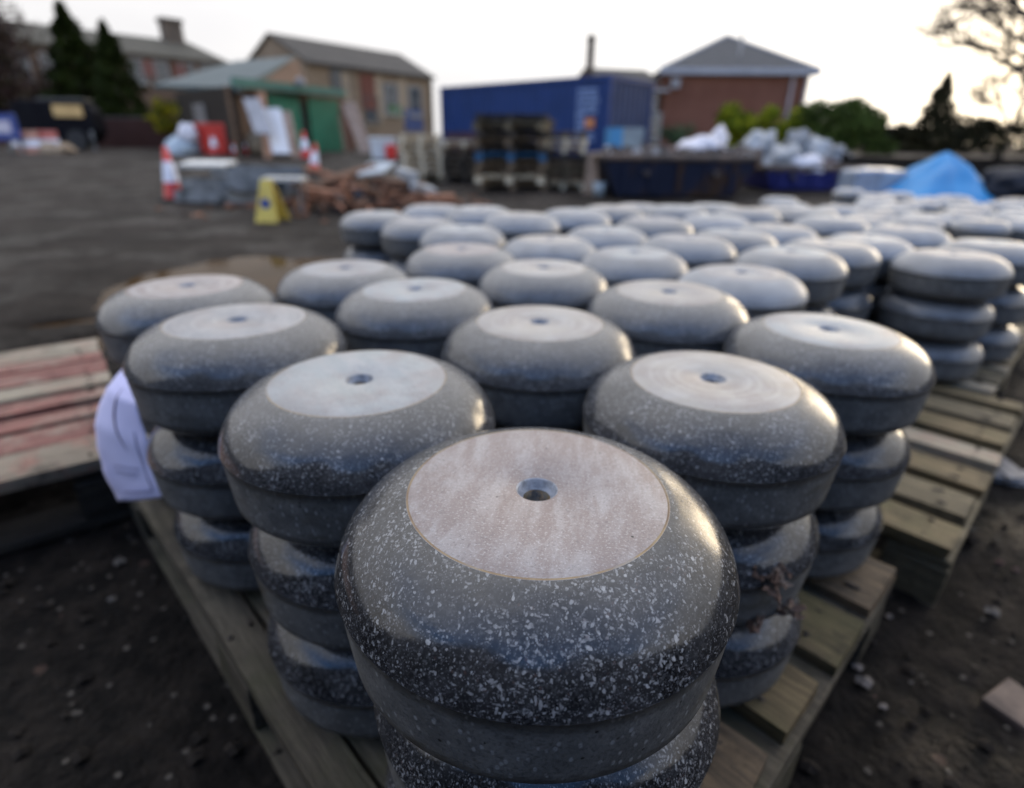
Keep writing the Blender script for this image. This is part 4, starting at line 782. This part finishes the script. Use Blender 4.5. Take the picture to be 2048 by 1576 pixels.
# red bin, bags, tubs before the shed
def openbox(name, p, d, rz, m, label, cat, taper=.9):
    o = empty(name, p, rz, label, cat); a, b_, h = d[0]/2, d[1]/2, d[2]; lo = [(-a*taper, -b_*taper, 0), (a*taper, -b_*taper, 0), (a*taper, b_*taper, 0), (-a*taper, b_*taper, 0)]; hi = [(-a, -b_, h), (a, -b_, h), (a, b_, h), (-a, b_, h)]
    t = .05; i2 = [(x*(1-t), y*(1-t), z) for x, y, z in hi]; i1 = [(x*(1-t), y*(1-t), .08) for x, y, z in lo]
    mb = MB(); mb.add(lo+hi+i1+i2, [(3, 2, 1, 0)]+[(k, (k+1) % 4, 4+(k+1) % 4, 4+k) for k in range(4)]+[(4+k, 4+(k+1) % 4, 12+(k+1) % 4, 12+k) for k in range(4)]+[(12+k, 12+(k+1) % 4, 8+(k+1) % 4, 8+k) for k in range(4)]+[(8, 9, 10, 11)]); mb.build('tub', m, o)
    r_ = MB(); 
    for k in range(4): r_.tube(hi[k], hi[(k+1) % 4], .04, .04, 6)
    r_.build('rim', m, o); return o
p0, p1 = on_ground(395, 308), on_ground(478, 308); c = (p0+p1)/2; hb_ = hgt(435, 250, c); openbox('plastic_bin', c+Vector((0, .5, 0)), ((p1-p0).length, .9, hb_), .05, RED, 'big red plastic bin behind the cones', 'bin')
b = on_ground(512, 306); openbox('plastic_tub', b+Vector((0, .3, 0)), (.5, .5, hgt(512, 276, b)), .1, plain('teal_plastic', (.05, .15, .16), None, 4, .5), 'small teal tub beside the red bin', 'tub')
for n_, (px_, py_, r_, m_, lb) in enumerate(((362, 296, (.46, .35, .34), plain('bluish_builders_bag', (.36, .42, .46), (.26, .32, .38), 4, .6), 'bluish grey filled bag on the ground beside the red bin'), (376, 263, (.24, .22, .26), WPL, 'white filled bag resting on the bluish one'), (540, 284, (.55, .3, .42), plain('brown_sack_cloth', (.17, .13, .085), None, 5, .8), 'brown sack heap under the white leaning board'))):
    sack(at(px_, py_+6, on_ground(400, 308).y), r_, m_, lb, None, 'filled_bag', 'bag', n_+20)
b = on_ground(765, 318); openbox('plastic_tub', b+Vector((0, .3, 0)), (.62, .6, hgt(765, 278, b)), 0, plain('white_plastic_tub', (.52, .54, .55), (.4, .42, .44), 4, .5), 'whitish tub standing between shed and pale pallets', 'tub')
b = on_ground(783, 318); o = empty('fuel_can', b, .2, 'small red can at the whitish tub\'s side', 'can'); hq = hgt(783, 284, b); MB().box((0, 0, hq*.42), (.3, .24, hq*.84)).build('can_body', RED, o, bevel=.03); MB().tube((.05, 0, hq*.84), (.05, 0, hq), .04, .04).build('cap', BLACK, o)
# brick building on the right
BR = brickmat('red_brown_brick', (.170, .072, .048), (.125, .054, .039), (.135, .085, .064), 4.5)
a, b = gp2(1315, 38.5), gp2(1590, 38.0); ze = at(1470, 138, 38).z; zr = at(1466, 70, 43).z
u = (b-a); L = u.length; o = empty('brick_building', a, math.atan2(u.y, u.x), 'red-brown brick building with grey hipped roof and white eaves', 'building'); e = ze-a.z; r = zr-a.z; DP = 13.0
MB().hexa([(0, 0, -.5), (L, 0, -.5), (L, DP, -.5), (0, DP, -.5)], [(0, 0, e-.3), (L, 0, e-.3), (L, DP, e-.3), (0, DP, e-.3)]).build('wall', BR, o)
P = [(-.35, -.35, e), (L+.35, -.35, e), (L+.35, DP+.35, e), (-.35, DP+.35, e), (L*.55, 5.2, r), (L*.55, DP-5.2, r)]
rf = MB().add(P, [(0, 1, 4), (1, 2, 5, 4), (2, 3, 5), (3, 0, 4, 5), (3, 2, 1, 0)]).build('roof', SLATE2, o)
MB().tube((L*.55, 1.6, e+(r-e)*.36), (L*.55, 1.6, e+(r-e)*.36+1.3), .09, .09).build('vent_pipe', plain('grey_vent', (.30, .30, .30), None, 3, .6), rf)
hp = MB()
for q in (P[0], P[1]): hp.tube(q, P[4], .11, .11, 6)
hp.build('hip_ridge', plain('pale_ridge_tile', (.24, .245, .27), None, 3, .6), rf)
MB().box((L/2, -.40, e-.12), (L+.9, .14, .32)).build('fascia', plain('white_fascia', (.27, .28, .31), (.22, .23, .26), 2, .5), o); MB().box((L/2, -.16, e-.29), (L+.7, .34, .06)).build('soffit', plain('grey_soffit', (.2, .21, .23), None, 2, .6), o)
for x in (L-.95, L-.12): MB().tube((x, -.14, -.3), (x, -.14, e-.32), .10, .10).build('downpipe', plain('lilac_downpipe', (.33, .29, .30), None, 3, .5), o)
MB().box((L*.07, -.3, e-.75), (.5, .3, .5)).build('wall_lamp', plain('dull_lamp_housing', (.25, .25, .26), None, 3, .5), o)
# lower wing joining the brick building on its container side
a2, b2_ = gp2(1184, 37.5), gp2(1300, 38.2); z_e = at(1300, 160, 38).z
ow, ro, L2, e2_, r2_ = house('side_wing', a2, b2_, z_e, at(1270, 140, 40).z+.05, 4.5, BR, SLATE, 'low slate-roofed wing between the container and the brick building', cat='building')
wx = lambda px_: (ray(px_, 250).x/ray(px_, 250).y*a2.y-a2.x)/((b2_-a2).normalized().x-ray(px_, 250).x/ray(px_, 250).y*(b2_-a2).normalized().y)
window(ow, wx(1298), at(1298, 210, 38).z-a2.z, .75, 1.5); window(ow, wx(1303), at(1303, 254, 38).z-a2.z, 1.2, 1.6)
MB().box((wx(1305), -.25, at(1303, 180, 38).z-a2.z), (1.3, .5, .15)).build('canopy', plain('grey_canopy', (.3, .3, .31), None, 3, .6), ow)

# ------------------------------------------------------------------ trees and shrubs
def foliage(mb, c, s, mi, rr):
    a = Vector((rr.gauss(0, 1), rr.gauss(0, 1), rr.gauss(0, 1))).normalized(); b = a.orthogonal().normalized(); b = (b*math.cos(1)+a.cross(b)*math.sin(rr.uniform(0, 6))).normalized()
    mb.add([c-a*s, c+b*s*.45, c+a*s, c-b*s*.45], [(0, 1, 2, 3)], mi)
def leafmat(name, c): 
    g = G(name); oi = g.coord(rand=False); return g.out(g.mix(g.ramp(g.noise(oi, 1.2, 3), .35, .65), c, tuple(x*.55 for x in c)), .7, .04)
BARK = plain('dark_bark', (.055, .042, .032), (.03, .024, .02), 8, .9)
def conifer(p, h, rad, n, mats, label, name='conifer_tree', seed=1, grp=None):
    rr = random.Random(seed); o = empty(name, p, 0, label, 'tree', grp); MB().tube((0, 0, 0), (0, 0, h*.9), rad*.10, .02).build('trunk', BARK, o); mb = MB()
    for _ in range(n):
        t = rr.random()**1.4; a = rr.uniform(0, 6.28); lim = rad*(1-t)**.8*(.80+.20*math.sin(a*3+t*9)+.26*math.sin(t*38+a*2)+.30*noise.noise(Vector((math.cos(a)*1.6, math.sin(a)*1.6, t*7+seed))))
        q = lim*rr.uniform(.55, 1)**.6; c = Vector((q*math.cos(a), q*math.sin(a), h*(.03+.97*t)+rr.uniform(-.1, .1)))
        foliage(mb, c, h*.034*rr.uniform(.6, 1.3), rr.choice((0, 0, 1)), rr)
    mb.build('crown', mats, o); return o
def bush(p, r, n, mats, label, name='shrub', seed=1, leaf=.1, cat='shrub', grp=None, clumps=9):
    rr = random.Random(seed); o = empty(name, p, 0, label, cat, grp); st = MB()
    for _ in range(6): st.tube((rr.uniform(-.1, .1)*r[0], rr.uniform(-.1, .1)*r[1], -.05), (rr.uniform(-.6, .6)*r[0], rr.uniform(-.5, .5)*r[1], r[2]*rr.uniform(.7, 1.4)), .035, .008, 6)
    st.build('stem', BARK, o); mb = MB(); cl = [(Vector((rr.uniform(-.75, .75)*r[0], rr.uniform(-.7, .7)*r[1], r[2]*rr.uniform(.15, 1.45))), rr.uniform(.35, .6)) for _ in range(clumps)]
    for k in range(n):
        c, q = cl[k % clumps]; d = Vector((rr.gauss(0, 1), rr.gauss(0, 1), rr.gauss(0, 1))).normalized()*rr.uniform(.4, 1); p_ = c+Vector((d.x*r[0]*q, d.y*r[1]*q, d.z*r[2]*q))
        if p_.z < 0.02: continue
        foliage(mb, p_, leaf*rr.uniform(.6, 1.4), rr.choice((0, 0, 1, 2)) if len(mats) > 2 else rr.choice((0, 1)), rr)
    mb.build('crown', mats, o); return o
DG = [leafmat('dark_conifer_green', (.020, .030, .006)), leafmat('deep_conifer_green', (.011, .017, .004))]  # two dark greens mixed at random through the crown
p = gp2(196, 24.5); conifer(p, at(190, 8, 24.5).z-p.z, 1.75, 4200, DG, 'tall dark conifer, the higher of two beside the black tank', seed=2, grp='pair of dark conifers')
p = gp2(266, 23.5); conifer(p, at(255, 46, 23.5).z-p.z, 1.35, 3600, DG, 'slimmer dark conifer standing in front of the long roof', seed=3, grp='pair of dark conifers')
PUR = [leafmat('purple_brown_twig', (.055, .030, .030)), leafmat('brown_twig', (.045, .030, .022)), leafmat('dull_olive_leaf', (.035, .034, .016))]
p = gp2(80, 26); bush(p, (3.3, 1.6, 2.9), 9000, PUR, 'large purplish-brown bare shrub in front of the stone building', seed=4, leaf=.10, clumps=16)
p = gp2(-40, 25); bush(p, (1.6, 1.4, 2.9), 5000, PUR, 'purplish-brown shrub at the very edge above the blue sign', seed=14, leaf=.10, clumps=12)
YG = [leafmat('yellow_green_leaf', (.30, .25, .015)), leafmat('mid_green_leaf', (.09, .11, .02)), leafmat('olive_leaf', (.06, .07, .015))]
p = gp2(362, 21); p.z += .5; bush(p, (.95, .7, .62), 1500, YG, 'small yellow-green bush over the low brick wall', seed=5, leaf=.08)
p = gp2(120, 24); bush(p, (1.6, .8, 1.0), 1600, [leafmat('dark_shrub_green', (.03, .036, .012)), leafmat('darker_shrub_green', (.018, .022, .009))], 'dark low shrub behind the black tank', seed=6)
LG = [leafmat('lime_leaf', (.30, .31, .022)), leafmat('fresh_green_leaf', (.16, .21, .02)), leafmat('deep_green_leaf', (.06, .10, .012))]
for n_, (px_, Y, r_, lb) in enumerate(((1490, 27, (1.25, .9, 1.12), 'lime green bush in front of the brick building'), (1560, 28, (1.15, .9, 1.05), 'duller lime bush next to the brick building\'s downpipes'), (1615, 29, (.9, .8, .95), 'greyish green bush under the brick building\'s corner'))):
    p = gp2(px_, Y); bush(p, r_, 4200, LG if n_ < 2 else [leafmat('grey_green_leaf', (.09, .10, .05)), leafmat('grey_olive_leaf', (.06, .065, .035))], lb, seed=20+n_, leaf=.11, grp='bushes before the brick building')
p = gp2(1695, 25); bush(p, (1.75, 1.2, 1.12), 8000, [leafmat('laurel_green', (.055, .085, .02)), leafmat('laurel_dark', (.03, .048, .013)), leafmat('laurel_light', (.085, .12, .03))], 'large dark green laurel bush between the brick building and the sunset gap', seed=30, leaf=.11, clumps=14)
p = gp2(1355, 24); bush(p, (.6, .5, .55), 900, [leafmat('sage_leaf', (.08, .12, .06)), leafmat('sage_dark', (.05, .08, .04))], 'small sage green bush against the brick wall', seed=31, leaf=.08)
DK = [leafmat('dark_olive_leaf', (.030, .028, .014)), leafmat('darker_olive_leaf', (.018, .018, .010))]  # dark leaf tones scattered at random over lone conifer and bushes
p = gp2(1855, 31); conifer(p, at(1865, 145, 31).z-p.z, 1.25, 4600, DK, 'lone dark conifer against the bright low sun', seed=40)
for n_, (px_, Y, r_, nn, lb) in enumerate(((1800, 33, (2.0, 1.0, .75), 4200, 'low dark bush left of the lone conifer'), (1930, 32, (1.9, 1.0, 1.0), 1200, 'dark gappy bush right of the lone conifer'), (2030, 31, (2.0, 1.2, .98), 1100, 'tall gappy bush under the bare tree at the frame edge'), (2150, 30, (2.0, 1.2, 1.2), 1100, 'dark bush past the frame edge under the bare tree'))):
    p = gp2(px_, Y); bush(p, r_, nn, DK, lb, seed=41+n_, leaf=.16, grp='dark bushes on the sunlit side', clumps=15)
# hedge bank and boundary fence under the sunset
def fence(px0, px1, Y, top, m, label, name='board_fence'):
    p, q = gp2(px0, Y), gp2(px1, Y); o = empty(name, p, math.atan2((q-p).y, (q-p).x), label, 'fence'); L = (q-p).length; h = at((px0+px1)/2, top, Y).z-p.z; n = max(2, int(L/2))
    MB().box((L/2, 0, h/2), (L, .05, h)).build('boarding', m, o)
    for k in range(n+1): MB().box((L*k/n, -.06, h/2+.03), (.1, .07, h+.06)).build('post', m, o)
    return o
fence(1690, 2300, 10.4, 317, plain('dark_fence_boards', (.018, .015, .012), (.011, .009, .008), 3, .8, spec=.05), 'dark boundary fence running behind the tarpaulin')
fence(1285, 1560, 15, 292, plain('brown_fence_boards', (.075, .055, .042), (.05, .038, .03), 3, .8), 'brown low fence behind the rusty skip')
def bwall(px0, px1, Y, top, label):
    p, q = gp2(px0, Y), gp2(px1, Y); o = empty('brick_wall', p, math.atan2((q-p).y, (q-p).x), label, 'wall'); L = (q-p).length; h = at((px0+px1)/2, top, Y).z-p.z
    MB().box((L/2, 0, h/2-.1), (L, .25, h+.2)).build('brickwork', brickmat('dark_red_brick', (.07, .032, .026), (.05, .025, .02), (.06, .04, .035), 4), o); MB().box((L/2, 0, h+.03), (L+.06, .32, .06)).build('coping', plain('coping_stone', (.09, .07, .06), None, 4, .85), o)
bwall(195, 352, 21.3, 238, 'low dark red brick wall below the conifers'); bwall(-160, 60, 23, 262, 'dark brick wall at the far edge behind the blue sign')
def bare_tree(p, h, label, seed, lean=(0, 0), depth=6, side=.5, rad=.022):
    rr = random.Random(seed); o = empty('bare_tree', p, 0, label, 'tree'); tr = MB(); br = MB()
    def grow(a, d, L, r, k):
        b_ = a+d*L; (tr if k >= depth-1 else br).tube(a, b_, r, r*.68, 6 if k > 2 else 4)
        if k == 0: return
        for _ in range(3 if k < depth-1 else 4):
            nd = (d+Vector((rr.gauss(lean[0], side), rr.gauss(0, .5), rr.gauss(.02, .36)))).normalized(); grow(a+d*L*rr.uniform(.6, 1), nd, L*rr.uniform(.62, .84), r*.66, k-1)
    grow(Vector((0, 0, 0)), Vector((lean[0], lean[1], 1)).normalized(), h*.28, h*rad, depth); tr.build('trunk', BARK, o); br.build('crown', BARK, o); return o
p = gp2(2150, 13); bare_tree(p, 8.5, 'bare branching tree reaching in at the upper frame corner', 11, (-.16, 0), 6, .65, .0145)
p = gp2(2010, 34); bare_tree(p, 7.0, 'small bare tree behind the gappy bushes', 12, (0, 0), 5)
p = gp2(-60, 27); bare_tree(p, 8.5, 'bare tree rising over the purplish shrub', 13, (.08, 0), 5)

# ------------------------------------------------------------------ black tank trailer, sign and clutter at the far left
b = on_ground(118, 300); Yk = b.y; o = empty('black_tank', b, .06, 'black wheeled tank with a yellow plate under the conifers', 'tank')
x0, x1 = gp2(38, Yk).x-b.x, gp2(192, Yk).x-b.x; ht = hgt(118, 198, b); BK = plain('black_plastic', (.005, .005, .007), (.008, .008, .010), 3, .7, spec=.05)
pr = [(x0, .30), (x0+.35, .16), (x1-.3, .12), (x1, .35), (x1, .78), (x1-.25, .97), (x0+.3, 1.0), (x0, .9)]
MB().hexa([(x, .2, z*ht) for x, z in pr], [(x, .8, z*ht) for x, z in pr]).build('tank_body', BK, o, bevel=.06)
MB().box(((x0+x1)/2+.3, .5, ht*1.0), (x1-x0-1.0, .5, .08)).build('lid', plain('dark_grey_lid', (.03, .03, .032), None, 3, .5), o, bevel=.02)
MB().box((gp2(148, Yk).x-b.x, .17, ht*.78), (.85, .03, .32)).build('plate', plain('amber_plate', (.50, .33, .13), (.42, .27, .1), 3, .5), o)
for x in (x0+.9, x1-.6): MB().tube((x, .1, .28), (x, .3, .28), .28, .28, 20).build('wheel', BLACK, o)
MB().tube((x1-.1, .1, 0), (x1-.1, .1, ht*.4), .04, .04).build('stand_leg', GALV, o)
b = on_ground(8, 306); o = empty('site_sign', b, .05, 'blue site sign with white panel at the left frame edge', 'sign'); hz = hgt(8, 226, b)
for x in (-.5, .5): MB().tube((x, .05, 0), (x, .05, hz), .04, .04).build('post', GALV, o)
MB().box((0, 0, hz*.66), (1.2, .05, hz*.66)).build('sign_board', plain('blue_sign_paint', (.018, .045, .20), (.015, .035, .16), 3, .5), o); MB().box((0, -.032, hz*.66), (.85, .012, hz*.30)).build('white_panel', plain('white_sign_panel', (.5, .48, .52), (.38, .34, .42), 6, .5), o)
def barrier(px_, lb, m, rz):
    b = on_ground(px_, 306); o = empty('road_barrier', b, rz, lb, 'barrier', 'red and white barrier boards by the tank'); h = hgt(px_, 256, b)
    for k, mm in enumerate((m, WHITE, m)): MB().slab([(-.42+.12*k, 0, h*(.9-.28*k)-.22), (.42, 0, h*(.9-.28*k)-.22), (.42, .03, h*(.9-.28*k)), (-.42+.1*k, .03, h*(.9-.28*k))], .04).build('barrier_board', mm, o)
    for x in (-.4, .4): MB().tube((x, .06, 0), (x*.9, .06, h*.9), .03, .03).build('leg', GALV, o)
PKR = plain('faded_red_board', (.40, .10, .08), (.32, .08, .06), 3, .5)
barrier(52, 'faded orange and white barrier standing before the tank', plain('faded_orange_board', (.45, .22, .15), None, 3, .5), .1); barrier(98, 'red and white barrier leaning beside the sandbag', PKR, -.25)
sack(at(118, 300, on_ground(118, 306).y), (.42, .3, .17), plain('sandbag_hessian', (.33, .25, .17), (.25, .18, .12), 5, .8), 'tan sandbag lying in front of the black tank', None, 'sandbag', 'sandbag', 33)
for o in list(S.objects):                # everything that carries a category is a thing of its own
    if o.parent is None and 'category' in o and 'kind' not in o: o['kind'] = 'thing'
